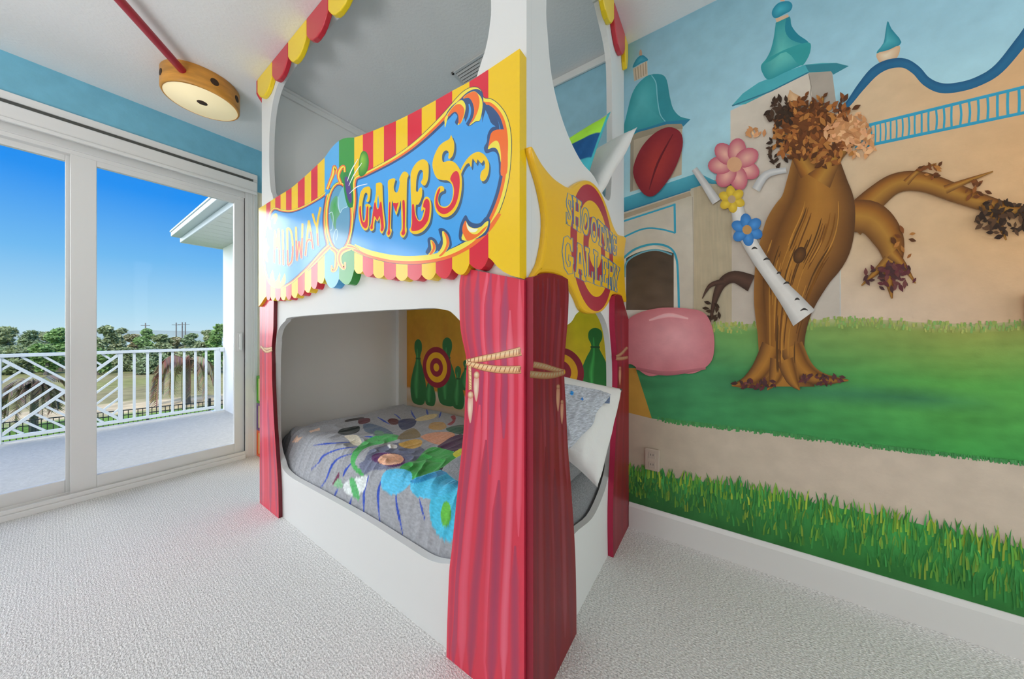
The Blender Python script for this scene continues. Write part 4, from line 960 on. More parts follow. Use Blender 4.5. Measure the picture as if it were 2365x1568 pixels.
# comforter: plan grid x,y with rounded edges and creases
def s8(*p): return Z(3.92, 640, 920, p)
PR = []   # printed shapes (photo px polygons, colour)
def pr(pts, c, smooth=3): PR.append((flat(crom(s8(*pts), smooth)) if smooth else s8(*pts), S(c, .76)))
def prl(pts, w, c):
    q = crom(s8(*pts), 5, False)
    l, r_ = [], []
    for i, a in enumerate(q):
        b0, b1 = q[max(0, i-1)], q[min(len(q)-1, i+1)]; d = Vector((b1[0]-b0[0], b1[1]-b0[1])).normalized(); t = i/(len(q)-1); ww = w*(.35+1.1*min(t, 1-t)*2)
        l.append((a[0]-d.y*ww/2, a[1]+d.x*ww/2)); r_.append((a[0]+d.y*ww/2, a[1]-d.x*ww/2))
    PR.append((l+r_[::-1], S(c, .76)))
LB_ = '2c49a8'
for pts, w in (([(300, 645), (370, 590), (420, 520), (560, 460), (730, 438)], 3.2), ([(380, 825), (440, 740), (500, 600), (580, 530), (690, 500)], 3.4), ([(330, 425), (450, 410), (660, 395)], 2.6), ([(595, 710), (620, 650), (670, 590)], 4), ([(515, 910), (530, 860), (555, 815)], 3), ([(650, 990), (660, 950), (675, 900)], 3.2), ([(785, 1070), (785, 950), (788, 850), (830, 700)], 4), ([(935, 1165), (915, 950), (925, 800), (990, 650)], 4.2), ([(1140, 1240), (1110, 1100), (1080, 950), (1075, 850)], 4), ([(1340, 1105), (1310, 1000), (1285, 900)], 3.2), ([(1210, 105), (1230, 150), (1260, 190)], 3), ([(1350, 90), (1360, 130), (1370, 165)], 3.2), ([(1485, 120), (1475, 150), (1465, 175)], 3), ([(910, 170), (960, 200), (1020, 235)], 2.6), ([(1060, 140), (1095, 165), (1120, 190)], 2.4), ([(790, 345), (850, 348), (930, 355)], 2.4)):
    prl(pts, w, LB_)
pr([(120, 400), (145, 385), (180, 335), (195, 355), (235, 345), (205, 375), (180, 400), (150, 395)], 'd8b9a4', 0); pr([(285, 295), (330, 285), (385, 265), (388, 290), (340, 298), (305, 312)], 'd8b9a4', 0)
pr([(550, 315), (575, 280), (650, 262), (740, 250), (745, 290), (700, 318), (610, 330)], '1f2a2a'); pr([(625, 195), (760, 170), (782, 185), (630, 212)], '2a2426'); pr([(740, 190), (830, 178), (836, 215), (745, 232)], '5a2430')
pr([(780, 235), (860, 230), (1000, 280), (1050, 330), (900, 330), (800, 300)], '5a6a80'); pr([(610, 340), (720, 330), (765, 390), (750, 425), (690, 420), (640, 370)], 'd9d2bf')
pr([(1000, 200), (1040, 180), (1100, 195), (1090, 235), (1030, 235)], '5a2c2c'); pr([(1100, 200), (1250, 185), (1240, 250), (1130, 285)], '343a5c'); pr([(1250, 190), (1350, 150), (1450, 140), (1420, 180), (1300, 205)], 'c9b98a')
pr([(1370, 260), (1400, 220), (1500, 215), (1535, 260), (1480, 285), (1400, 280)], 'b08a50'); pr([(1530, 270), (1690, 240), (1690, 320), (1580, 310)], '2f5a45'); pr([(1570, 165), (1610, 155), (1615, 200), (1580, 240), (1540, 235), (1590, 200)], '8a2434')
pr([(730, 440), (780, 395), (860, 350), (960, 320), (1080, 330), (1110, 360), (1000, 400), (850, 430), (770, 470), (720, 540), (710, 600), (780, 670), (780, 700), (740, 695), (680, 620), (665, 560), (685, 490)], '4aa058')
pr([(880, 310), (900, 290), (960, 300), (960, 335), (900, 340)], '5f8a70'); pr([(790, 560), (840, 470), (1000, 420), (1180, 400), (1340, 470), (1260, 560), (1150, 600), (1000, 640), (860, 650), (790, 690), (740, 600)], '6a6f86')
pr([(1090, 370), (1150, 300), (1240, 270), (1300, 330), (1260, 360)], '7a6a48'); pr([(1300, 345), (1400, 310), (1560, 305), (1610, 330), (1580, 390), (1500, 420), (1420, 410), (1350, 380)], 'c98f72')
pr([(1450, 440), (1500, 400), (1580, 350), (1690, 330), (1690, 490), (1600, 480), (1520, 460)], '4a2c48'); pr([(1100, 410), (1160, 390), (1240, 370), (1310, 380), (1300, 430), (1220, 455), (1130, 440)], 'c9a050'); pr([(1000, 415), (1080, 420), (1080, 450), (1020, 450)], 'e2e4e6')
pr([(860, 560), (870, 510), (960, 490), (1080, 500), (1150, 540), (1150, 590), (1050, 620), (960, 600)], '5a3460'); pr([(910, 560), (960, 510), (1060, 500), (1140, 530), (1130, 580), (1040, 600), (960, 600)], 'dba78a')
pr([(1110, 630), (1180, 580), (1260, 560), (1330, 480), (1420, 440), (1560, 470), (1690, 520), (1690, 600), (1560, 630), (1400, 680), (1230, 740), (1200, 680)], '3f9a4a'); pr([(1590, 500), (1690, 450), (1690, 570), (1640, 550)], 'c9c83a')
pr([(940, 760), (960, 680), (1030, 640), (1150, 640), (1220, 680), (1200, 780), (1100, 860), (1030, 870), (960, 830)], '56b4dc'); pr([(1205, 780), (1230, 730), (1400, 670), (1560, 625), (1700, 600), (1700, 860), (1500, 890), (1380, 910), (1270, 890), (1215, 840)], '4aaed2'); pr([(1210, 740), (1400, 680), (1700, 590), (1700, 640), (1500, 690), (1260, 770)], '2f86b8')
pr([(1380, 980), (1400, 910), (1500, 880), (1660, 850), (1680, 1180), (1600, 1290), (1500, 1280), (1420, 1180), (1385, 1080)], '48b2d2'); pr([(1480, 1060), (1500, 960), (1535, 930), (1570, 980), (1575, 1080), (1540, 1160), (1500, 1150)], '5fae44')
pr([(500, 770), (530, 720), (555, 670), (565, 690), (550, 740), (510, 775)], '6a2c4a'); pr([(510, 780), (560, 730), (600, 790), (560, 810)], '7fb488'); pr([(600, 790), (660, 730), (760, 710), (815, 700), (800, 800), (760, 860), (690, 890), (620, 850)], 'd3dade'); pr([(655, 740), (700, 730), (745, 870), (740, 920), (690, 890)], '56a868')
BB = [(min(p[0] for p in q), max(p[0] for p in q), min(p[1] for p in q), max(p[1] for p in q), q, c) for q, c in PR]
def inpoly(x, y, q):
    r = False; j = len(q)-1
    for i in range(len(q)):
        xi, yi = q[i][0], q[i][1]; xj, yj = q[j][0], q[j][1]
        if (yi > y) != (yj > y) and x < (xj-xi)*(y-yi)/(yj-yi)+xi: r = not r
        j = i
    return r
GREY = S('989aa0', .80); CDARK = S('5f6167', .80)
def comforter():
    m = MB(); nx, ny = 330, 600; X0, X1, Y0, Y1 = .803, 1.80, .77, 2.435
    vs = []; cs = []
    for j in range(ny+1):
        for i in range(nx+1):
            u, v = i/nx, j/ny; x = X0+(X1-X0)*u; y = Y0+(Y1-Y0)*v
            z = .468
            df = x-X0; 
            if df < .12: z -= .215*(1-df/.12)**2.6
            dbk = X1-x
            if dbk < .10: z -= .07*(1-dbk/.10)**2
            de = Y1-y
            if de < .14: z -= .06*(1-de/.14)**2
            dn = y-Y0
            if dn < .06: z -= .035*(1-dn/.06)**2
            z += .012*noise.noise((x*4, y*3, 0)) + .007*noise.noise((x*9+y*5, y*6-x*5, 2))
            cr = noise.noise((x*5+1.7*noise.noise((x*3, y*3, 7)), y*14, 4))
            z += .016*max(0, .3-abs(cr))/.3*max(.15, 1-df/.55)
            vs.append((x, y, z)); px, py = proj(x, y, z)
            c = GREY
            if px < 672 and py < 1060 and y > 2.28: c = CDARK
            for a, b, c0, d, q, cc in BB:
                if a <= px <= b and c0 <= py <= d and inpoly(px, py, q): c = cc
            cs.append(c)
    W_ = nx+1
    fs = [(j*W_+i, j*W_+i+1, (j+1)*W_+i+1, (j+1)*W_+i) for j in range(ny) for i in range(nx)]
    m.add(vs, fs, cols=cs, smooth=True)
    # skirt/thickness along the borders
    bord = [i for i in range(W_)] + [j*W_+nx for j in range(1, ny+1)] + [ny*W_+i for i in range(nx-1, -1, -1)] + [j*W_ for j in range(ny-1, 0, -1)]
    bv = [Vector(vs[k]) for k in bord]; low = [b-Vector((0, 0, .022)) for b in bv]; n = len(bv)
    m.add(bv+low, [(i, n+i, n+(i+1) % n, (i+1) % n) for i in range(n)], GREY, smooth=True)
    o = m.build('comforter', M['comforter'], loc=(1.3, 1.6, .44))
    return tag(o, 'heather grey comforter with blue rays and a colourful print spread over the lower bunk', 'comforter')
comforter()

def cushion(name, T, R, B, L, th, m_, parent=None, colf=None, n=28, seed=1, wr=.012, loc=None, pinch=.35):
    """T,R,B,L corners in order; puffed both sides"""
    T, R, B, L = map(Vector, (T, R, B, L)); m = MB(); nrm = (R-T).cross(L-T).normalized(); vs = []; cs = []; fs = []
    for sd in (1, -1):
        for j in range(n+1):
            for i in range(n+1):
                u, v = i/n, j/n
                # pull the sides in between the corners
                p = T*(1-u)*(1-v)+R*u*(1-v)+B*u*v+L*(1-u)*v
                cc = (T+R+B+L)/4
                pull = .06*((1-(2*u-1)**2)*abs(2*v-1)**6+(1-(2*v-1)**2)*abs(2*u-1)**6)
                p = p+(cc-p)*pull
                e = max(0, (1-abs(2*u-1)**3.0)*(1-abs(2*v-1)**3.0))**.5
                w = noise.noise((u*3.1+seed, v*3.3, sd*2.0))*wr*1.6+noise.noise((u*9+seed, v*6, 3+sd))*wr*.55
                vs.append(p+nrm*(sd*(th/2*e)+w*e)); cs.append(colf(u, v, sd) if colf else (.8, .8, .8))
    W_ = n+1; o2 = W_*W_
    for j in range(n):
        for i in range(n):
            a = j*W_+i; fs.append((a, a+1, a+W_+1, a+W_)); fs.append((o2+a, o2+a+W_, o2+a+W_+1, o2+a+1))
    m.add(vs, fs, cols=cs, smooth=True)
    return m.build(name, m_, parent, weld=True, loc=loc)
# lower pillow, standing on its edge in the end opening
pw = thing('pillow', 'white pillow half out of its grey case in the lower bunk end opening', 'pillow', (1.25, .55, .46), 'pillows')
PT, PRr, PB, PL = Vector((.95, .72, 1.0)), onY(1437, 898, .395), onY(1380, 1126, .39), Vector((1.02, .62, .74))
TH = .15
cushion('pillow_body', PT, PRr, PB, PL, TH, M['pillowwhite'], pw, n=40, seed=4, wr=.014)
pn = (PRr-PT).cross(PB-PRr).normalized()
if pn.y > 0: pn = -pn
CAMP = Vector((0, 0, CAMH))
def onpillow(px, py, extra=.012):
    """point on the puffed near side of the pillow"""
    r = Vector(ray(px, py)); off = .05
    for _ in range(6):
        t = (PRr+pn*off-CAMP).dot(pn)/r.dot(pn); p = CAMP+r*t; q = p-pn*off
        e1 = PRr-PT; u = (q-PT).dot(e1)/e1.length_squared; dn_ = (PB-PRr); e2 = dn_-e1*(dn_.dot(e1)/e1.length_squared); v = (q-PT).dot(e2)/e2.length_squared
        u = max(0, min(1, u)); v = max(0, min(1, v)); e = max(0, (1-abs(2*u-1)**3)*(1-abs(2*v-1)**3))**.5
        off = TH/2*e+extra
    return p
def pcase():
    m = MB()
    edge = crom([(1408, 912), (1392, 932), (1376, 955), (1362, 985), (1340, 1008), (1324, 1024), (1311, 1038), (1303, 1044), (1297, 1048)], 11, False)
    topl = crom([(1385, 901), (1350, 895), (1330, 891), (1312, 888), (1290, 884), (1268, 880), (1250, 880), (1235, 884), (1225, 890)], 11, False); k = len(edge); vs = []; fs = []; cs = []
    rows = 50; G0 = S('a4a8b0', .72)
    for i in range(k):
        a, b = edge[i], topl[i]
        for j in range(rows+1):
            t = j/rows; x, y = a[0]+(b[0]-a[0])*t, a[1]+(b[1]-a[1])*t
            p = onpillow(x, y, .010)
            fold = abs(noise.noise((x*.035+y*.012, y*.03-x*.01, 2)))
            wv_ = .007*max(0, 1-t*1.6)*(.6+.5*math.sin(i*.25))+.022*(.5-fold)*math.sin(math.pi*min(1, t+.15))
            vs.append(p+pn*max(.002, wv_))
            q = G0
            if (x-1319.6)**2+(y-908)**2 < 22: q = S('2f7fc0', .72)
            dx_, dy_ = abs(x-1342), abs(y-923)
            if dx_*dy_ < 2.5 and dx_+dy_ < 6: q = S('2f6fb8', .72)
            cs.append(q)
    Wr = rows+1
    for i in range(k-1):
        for j in range(rows): fs.append((i*Wr+j, i*Wr+j+1, (i+1)*Wr+j+1, (i+1)*Wr+j))
    m.add(vs, fs, cols=cs, smooth=True)
    o = m.build('pillowcase', M['pillowcase'], pw); s = o.modifiers.new('thick', 'SOLIDIFY'); s.thickness = .004
pcase()
tuckm = MB(); tuckm.add([onpillow(1397, 913, .012), onpillow(1408, 916, .012), onpillow(1407, 932, .012), onpillow(1393, 931, .012)], [(0, 1, 2, 3)], S('5d6a82', .7))
o = tuckm.build('case_lining', M['pillowcase'], pw); s_ = o.modifiers.new('thick', 'SOLIDIFY'); s_.thickness = .003

t = thing('pillow', 'heather grey cased pillow lying flat under the white one on the lower bunk', 'pillow', (1.25, .7, .44), 'pillows')
cushion('pillow_body', (.90, .525, .50), (1.60, .525, .47), (1.58, .98, .53), (.90, .98, .53), .17, M['sheet'], t, seed=21, wr=.012)
# upper bunk pillows
t = thing('pillow', 'plain white pillow with its corner poking out of the upper bunk end opening', 'pillow', (1.4, .55, 1.601), 'pillows')
cushion('pillow_body', (1.60, .346, 2.10), (1.365, .47, 1.69), (1.45, .85, 1.64), (1.66, .75, 2.0), .11, M['pillowwhite'], t, seed=8, wr=.010)
def stripecol(u, v, sd):
    w = v   # across the case
    if w < .05: return S('3f97a0', .62)
    return S('9a9aa6', .62) if u < .06 else S('8fc43c', .62) if u < .34 else S('1f4a78', .62) if u < .66 else S('3f9aa6', .62)
t = thing('pillow', 'lime, navy and teal striped pillow standing on the upper bunk', 'pillow', (1.3, .7, 1.601), 'pillows')
cushion('pillow_body', (1.535, .455, 2.182), (1.235, .475, 1.69), (1.02, .68, 1.62), (1.24, .63, 1.90), .07, M['pillowstripe'], t, colf=lambda u, v, s_: stripecol(u, v, s_), seed=12, n=44, wr=.008)
# ================================================================== MURAL WALL (painted)
MK = .58
mb = MB(); SKY = S('8fb2c0', MK)
mb.box(XW, XW+.1, YB, YW, -.1, CEIL, SKY)
w = Paint(mb, lambda x, y: onX(x, y, XW), (-1, 0, 0), MK, step=3e-6)
def t1(*p): return Z(2.5026, 1420, 0, p)
def t2(*p): return Z(2.5026, 1420, 560, p)
def t3(*p): return Z(2.5026, 1420, 1000, p)
XR = 3000
def hx(c): return S(c, MK)
def grad(stops, t):
    t = max(0, min(1, t))
    for (a, ca), (b, cb) in zip(stops, stops[1:]):
        if a <= t <= b: return mix(hx(ca), hx(cb), (t-a)/(b-a))
    return hx(stops[-1][1])
# sky: deeper teal high up, paler towards the buildings
def wallz(z): return lambda x: HY-(z-CAMH)*FPX*((CA+SA*((x-CX)/FPX))/1.0 and 1/(XW/(CA+SA*((x-CX)/FPX))))
xs = rangef(930, 1452, 30)+rangef(1452, XR, 30)
w.strip(xs, wallz(2.739), wallz(1.30), 10, lambda x, y, t: grad([(0, '7399a8'), (.35, '86abba'), (.7, '9bbccb'), (1, 'a3c0cc')], t+.05*noise.noise((x*.004, y*.004, 0))))
# --- right hand wall of the plaza under the blue wave
wave = [(1285, 640), (1340, 610), (1420, 505), (1500, 415), (1580, 372), (1670, 365), (1740, 405), (1800, 470), (1880, 508), (1980, 505), (2100, 470), (2220, 395), (2365, 222), (2600, -60), (3300, -500)]
wv = [(p[0], p[1]) for p in crom(t1(*wave), 6, False)]
wl = lerpf(wv)
xs = rangef(1690, XR, 14)
BG = [(0, 'a99a86'), (.45, 'b39a7c'), (1, 'b8926a')]
def beige(x, y, t):
    c = grad(BG, (x-1690)/675 + .05*noise.noise((x*.01, y*.01, 3)))
    lo = hx('b3a598'); f = max(0, min(1, (y-560)/170))
    return mix(c, mix(lo, hx('b3977c'), max(0, min(1, (x-1900)/450))), f*.8)
w.strip([x for x in xs if x >= 1934], wl, lambda x: 760, 14, beige)
w.strip(rangef(1685, 1945, 14), lambda x: 250 if x < 1933 else wl(x), lambda x: 760, 14, beige) if False else None
# centre tower
w.strip(rangef(1687, 1940, 12), lambda x: max(239-(x-1722)*.478, 165) if x < 1870 else 165+(x-1870)*1.15, lambda x: 760, 14, lambda x, y, t: mix(hx('b0a69a'), hx('a39a90'), max(0, min(1, (y-300)/300))))
w.poly([(1420+1120/2.5026, 420/2.5026), (1420+1255/2.5026, 410/2.5026), (1933, 252), (1420+1145/2.5026, 606/2.5026)], '8f867c')
w.rib(t1((1120, 425), (1135, 500), (1130, 540), (1146, 605)), 1.5, '6d665e', 0)
# left building: body, pillar
w.strip(rangef(1440, 1690, 12), lambda x: 460-(x-1440)*.21, lambda x: 765, 10, lambda x, y, t: grad([(0, '97907f'), (.25, 'a9a49a'), (1, '9f988c')], t))
w.strip(rangef(1602, 1690, 3), lambda x: 430, lambda x: 765, 12, lambda x, y, t: mix(hx('8f8672'), hx('a1947c'), .5+.6*noise.noise((x*.22, y*.02, 0))))
w.rib([(1600, 455), (1602, 600), (1601, 745)], 2.5, ['7e776b', 'a39a8c'], 0)
w.poly(t1((90, 780), (290, 715), (390, 720), (386, 1010), (90, 1110)), '9f927f'); w.poly(t1((90, 790), (110, 785), (105, 1100), (88, 1108)), '857a6b')
w.poly(t1((90, 775), (290, 716), (392, 716), (392, 745), (290, 752), (90, 815)), '857a68')
# left dome
w.fan(t1((52, 790), (78, 620), (110, 520), (160, 458), (210, 432), (250, 470), (262, 600), (275, 680), (292, 705), (180, 742)), t1((150, 590))[0], '2f7f86', '4a989c', 4)
w.poly(t1((210, 432), (268, 430), (300, 462), (318, 560), (338, 630), (380, 675), (437, 692), (292, 704), (262, 660), (246, 560), (238, 470)), '2b7883', 3)
w.rib(t1((212, 436), (238, 480), (246, 570), (262, 660), (292, 702)), 2.2, '6aa3ac', 4)
w.poly(t1((292, 703), (437, 690), (395, 732), (385, 716), (300, 718), (180, 752), (80, 778), (80, 762), (180, 740)), '276a86')
w.poly(t1((105, 398), (187, 350), (190, 436), (112, 470)), 'a89c8a')
for i in range(5): w.rib(t1((118+i*15, 395-i*9), (124+i*14, 462-i*8)), 2.2, '8a7d6a', 0)
w.fan(t1((103, 392), (122, 345), (155, 318), (185, 335), (190, 350), (150, 366)), t1((150, 345))[0], '236f8c', '3f90a4', 3); w.poly(t1((140, 318), (145, 290), (153, 288), (158, 318)), '9c8474', 3)
# roof band of the left building
w.strip(rangef(1440, 1668, 8), lambda x: 457-(x-1440)*.335 if x < 1612 else 399+(x-1612)*.47, lambda x: 489-(x-1440)*.34 if x < 1640 else 425, 3, lambda x, y, t: grad([(0, '4590a2'), (1, '2f7488')], t))
w.rib([(1440, 489), (1595, 438)], 3, '2a6580', 0); w.rib([(1440, 500), (1595, 447)], 10, '8d7f6c', 0)
TE = '2f86a0'
w.rib([(1440, 511), (1560, 472)], 4.2, TE, 0); w.rib([(1558, 470), (1559, 538)], 5, TE, 0)
w.rib([(1440, 548), (1475, 532), (1500, 527), (1530, 530), (1560, 538)], 4, TE, 5)
# archway with the dark door
w.poly([(1440, 745), (1440, 600), (1470, 578), (1510, 566), (1548, 580), (1566, 610), (1567, 715), (1440, 745)], 'b5b1a8', 0)
w.rib([(1440, 596), (1462, 578), (1490, 567), (1520, 564), (1548, 573), (1562, 596), (1566, 640), (1568, 716)], [5]*8, TE, 5)
w.strip(rangef(1446, 1556, 5), lambda x: 576+((x-1512)/60)**2*17, lambda x: 716, 10, lambda x, y, t: mix(hx('3d342c'), hx('57493d'), max(0, min(1, t*.9+.4*noise.noise((x*.03, y*.05, 1))))))
w.rib([(1443, 640), (1447, 606), (1475, 586), (1515, 577), (1552, 588)], 4, ['6f93a0', '2f7f96'], 5)
# roof and onion dome of the centre tower
w.poly(t1((675, 612), (740, 540), (830, 478), (960, 425), (1100, 374), (1200, 364), (1280, 364), (1352, 382), (1262, 432), (1250, 412), (1120, 420), (900, 530), (755, 602)), '3f8e98')
w.poly(t1((1100, 376), (1280, 364), (1352, 382), (1262, 432), (1250, 412), (1122, 418)), '2d6f7c'); w.rib(t1((678, 612), (900, 528), (1120, 418)), 3, '2a6276', 0)
on = t1((890, 460), (855, 425), (845, 380), (875, 340), (900, 290), (918, 220), (928, 150), (938, 125), (1008, 95), (1022, 150), (1060, 200), (1115, 240), (1130, 285), (1110, 340), (1080, 375), (980, 420))
w.fan(on, t1((955, 330))[0], '277a82', '57a39c', 4)
w.poly(t1((1008, 97), (1022, 150), (1060, 200), (1115, 240), (1100, 255), (1020, 230), (985, 180), (990, 110)), '1f6f80', 3)
w.poly(t1((848, 372), (900, 330), (1000, 280), (1118, 245), (1132, 285), (1110, 345), (1070, 380), (990, 300), (900, 352)), '2c8385', 3)
w.poly(t1((928, 108), (1000, 82), (1006, 97), (935, 130)), 'b59a80'); w.fan(t1((908, 85), (915, 50), (950, 15), (1005, 8), (1026, 30), (1015, 62), (980, 82), (930, 106)), t1((955, 55))[0], '1f6f86', '3c95a4', 4); w.poly(t1((955, 8), (960, -30), (972, -30), (982, 8)), 'b5917a')
w.fan(t1((995, 575), (1005, 540), (1012, 520), (1030, 535), (1062, 552), (1090, 572), (1086, 610), (1040, 622), (1000, 605)), t1((1040, 580))[0], 'a9825e', 'c4a27e', 3)
# small turret on the wave
w.fan(t1((1512, 308), (1552, 250), (1565, 180), (1577, 122), (1600, 168), (1656, 244), (1600, 282)), t1((1575, 235))[0], '226f80', '46949c', 3)
w.fan(t1((1512, 312), (1580, 290), (1645, 264), (1640, 318), (1605, 358), (1560, 372), (1530, 362)), t1((1565, 320))[0], 'b08e6e', 'c9b39c', 3)
# the wave
w.rib(t1(*wave[:14]+[(3300, -500)]), [8, 12, 18, 22, 22, 22, 22, 22, 23, 22, 22, 24, 28, 36, 44], ['1d5273', '22587a', '1b4a6c'], 6)
# railing
ra = lambda x: (735-(x-1420)*.2487)/2.5026; 
def rl(x): return (293.7 - (x-1987)*.2450)
def rb_(x): return (339.7 - (x-1987)*.2100)
w.rib([(1975, rl(1975)), (XR, rl(XR))], 7, ['2a7f9c', '2f86a4'], 0); w.rib([(1975, rb_(1975)), (XR, rb_(XR))], 7, ['2a7f9c', '2f86a4'], 0)
x = 1990; st = 10.0
while x < XR:
    w.rib([(x, rl(x)), (x+random.uniform(-2, 2)+1, (rl(x)+rb_(x))/2), (x, rb_(x))], min(8, 3.2+(x-1990)*.010), '2f86a0', 3, up=False); x += st; st *= 1.045
w.up()
# --- meadow
ftop = lambda x: 742+6*math.sin(x*.012); 
fbot = lerpf([(1440, 950), (1505, 966), (1560, 975), (1640, 984), (1800, 1003), (2000, 1030), (2365, 1071), (3000, 1142)])
def field(x, y, t):
    n = noise.noise((x*.006, y*.05, 1)); n2 = noise.noise((x*.03, y*.08, 5))
    f = max(0, min(1, (x-1560)/650)); g0 = mix(hx('5d9050'), hx('7f8040'), f); g1 = mix(hx('33704a'), hx('4c8a3e'), f); g2 = mix(hx('33764a'), hx('34803c'), f)
    c = mix(g0, g1, t/.45) if t < .45 else mix(g1, g2, (t-.45)/.55)
    sh = max(0, 1-abs((y-(895+(x-1750)*.07))/32)) * max(0, min(1, (x-1600)/150))*max(0, min(1, (2330-x)/200))
    c = mix(c, hx('2c6248'), sh*.75)
    c = tuple(v*(1+.20*n+.12*n2) for v in c)
    if t < .06: c = mix(hx('a99f80'), c, .35+t/.06*.65)
    return c
w.strip(rangef(1440, XR, 7), ftop, fbot, 44, field)
w.poly([(1430, 850), (1468, 850), (1506, 968), (1430, 950)], 'a07c35')
for i in range(420):     # ragged top of the meadow
    x = random.uniform(1640, 2600); y = ftop(x)+random.uniform(-7, 14)
    w.rib([(x, y+9), (x+random.uniform(-3, 3), y)], random.uniform(3, 6), jit(hx(random.choice(('82914c', '78904c', '8f9450', '6e9150'))), .12), 0, dl=random.random()*6, up=False)
w.up(7)
# sandy path and its soft upper edge
grass_top = lerpf([(1440, 1068), (1452, 1070), (1560, 1090), (1700, 1108), (1900, 1150), (2100, 1190), (2365, 1252), (3000, 1400)])
w.strip(rangef(1440, XR, 12), fbot, lambda x: grass_top(x)+45, 8, lambda x, y, t: mix(hx('9a8f7f'), hx('ab9d8e'), max(0, min(1, (x-1500)/500+.25*noise.noise((x*.01, y*.02, 2))))))
for i in range(500):
    x = random.uniform(1520, 2700); y = fbot(x)
    w.rib([(x, y-6), (x+random.uniform(-2, 5), y+random.uniform(1, 6))], random.uniform(2, 5), jit(hx('3c7a44'), .15), 0, dl=random.random()*6, up=False)
w.up(7)
# --- grass along the baseboard
base_top = lerpf([(1452, 1152), (2365, 1415.5), (3000, 1598)])
def gcol(x, y, t):
    n = noise.noise((x*.02, y*.02, 9)); f = max(0, min(1, (x-1450)/500))
    c = mix(mix(hx('34683a'), hx('3a8a42'), f), mix(hx('27562c'), hx('255e2a'), f), max(0, min(1, t*1.1))); return tuple(v*(1+.3*n) for v in c)
w.strip(rangef(1440, XR, 6), lambda x: grass_top(x)+14+5*noise.noise((x*.08, 0, 0)), lambda x: base_top(x)+14, 10, gcol)
gc = ['3f7a34', '4f8f3a', '6f9a35', '34803f', '2f6f34', '8a9f36', '3f8f48', '5a8a30']
for i in range(1500):
    x = 1442+(XR-1442)*random.random()**1.5; s = .8+1.0*(x-1450)/900; dep = random.random()**1.6
    y0 = grass_top(x)+14+dep*(base_top(x)-grass_top(x)-30); h = s*random.uniform(14, 34)*(1 if dep < .25 else .8); le = random.uniform(-7, 7)*s
    c = jit(hx(random.choice(gc)), .22)
    if dep > .35: c = mix(c, gcol(x, y0, dep), .45)
    w.rib([(x, y0+h*.35), (x+le*.25, y0-h*.25), (x+le, y0-h*.75)], [2.5*s+1, 2.2*s+1.4, .6], [tuple(v*.8 for v in c), c], 3, dl=random.randrange(24)*.5+(1-dep)*0, up=False)
w.up(14)
# --- a big plain gnarled tree standing where the largest painted figure is (plain stand-in), drawn in browns
BR = ['5a3a1c', '7d5526', '946a2c', '82521f', '54331a']; BR2 = ['5d3f28', '8a6848', '96704c', '7a5638', '4f3422']
def limb(pts, ws, cols): w.rib(pts, ws, cols, 6)
# two main boughs to the right, thinning into twigs
limb([(1960, 520), (2020, 458), (2070, 424), (2130, 422), (2200, 446), (2270, 470), (2345, 488), (2440, 486)], [70, 54, 46, 46, 44, 38, 26, 8], BR)
limb([(2180, 440), (2230, 420), (2290, 398)], [20, 12, 3], BR); limb([(2270, 470), (2300, 510), (2320, 556)], [24, 18, 4], BR); limb([(2090, 424), (2120, 396), (2160, 380)], [16, 10, 3], BR)
limb([(1950, 500), (2010, 505), (2048, 548), (2060, 596), (2052, 640), (2058, 690)], [70, 78, 72, 48, 26, 4], BR)
limb([(2058, 585), (2085, 615), (2112, 655)], [30, 16, 3], BR); limb([(2050, 600), (2020, 630), (1988, 660)], [24, 14, 3], BR)
# foot of the trunk with spreading roots
ROOTS = 1
limb([(1735, 655), (1696, 640), (1668, 654), (1652, 690), (1640, 745)], [40, 28, 22, 14, 3], ['33241c', '49332a', '33241c']); limb([(1672, 650), (1640, 660), (1622, 690)], [14, 9, 2], ['33241c', '49332a', '33241c'])
TR = ['4a2f1a', '6d4822', '865a26', '906228', '7d5220', '5c3a1a', '7d5426']
limb([(1806, 892), (1806, 840), (1804, 780), (1810, 700), (1832, 620), (1864, 550), (1885, 480), (1885, 420), (1880, 340)], [150, 112, 108, 140, 180, 206, 180, 140, 90], TR)
limb([(1784, 800), (1760, 850), (1728, 880), (1690, 890)], [52, 46, 30, 3], TR); limb([(1826, 800), (1852, 850), (1894, 874), (1958, 878)], [56, 50, 30, 3], TR); limb([(1800, 830), (1790, 872), (1772, 900)], [44, 30, 3], TR); limb([(1814, 830), (1830, 876), (1846, 900)], [44, 30, 3], TR)
limb([(1890, 420), (1930, 360), (1985, 320)], [60, 34, 6], BR); limb([(1870, 400), (1830, 340), (1790, 300)], [50, 30, 6], BR); limb([(1880, 360), (1884, 290), (1900, 225)], [60, 30, 6], BR)
for i in range(60):      # bark strokes
    u = random.uniform(-.42, .42); P_ = [(1806+u*84, 860), (1806+u*90, 770), (1826+u*150, 640), (1860+u*185, 555), (1884+u*150, 480), (1884+u*110, 400)]
    a = random.uniform(0, .6); q = crom(P_, 6, False); n_ = len(q); i0 = int(a*n_); i1 = min(n_, i0+random.randint(4, 9))
    if i1-i0 > 2: w.rib([(p[0], p[1]) for p in q[i0:i1]], [1]+[random.uniform(1.5, 3.5)]*(i1-i0-2)+[1], jit(hx(random.choice(('5a3818', '97692c', '6d4518', '4a3016'))), .15), 0, up=False)
w.up()
w.ell((1846, 590), 14, 20, '3a2514', .4, 24, '5f3e1e')
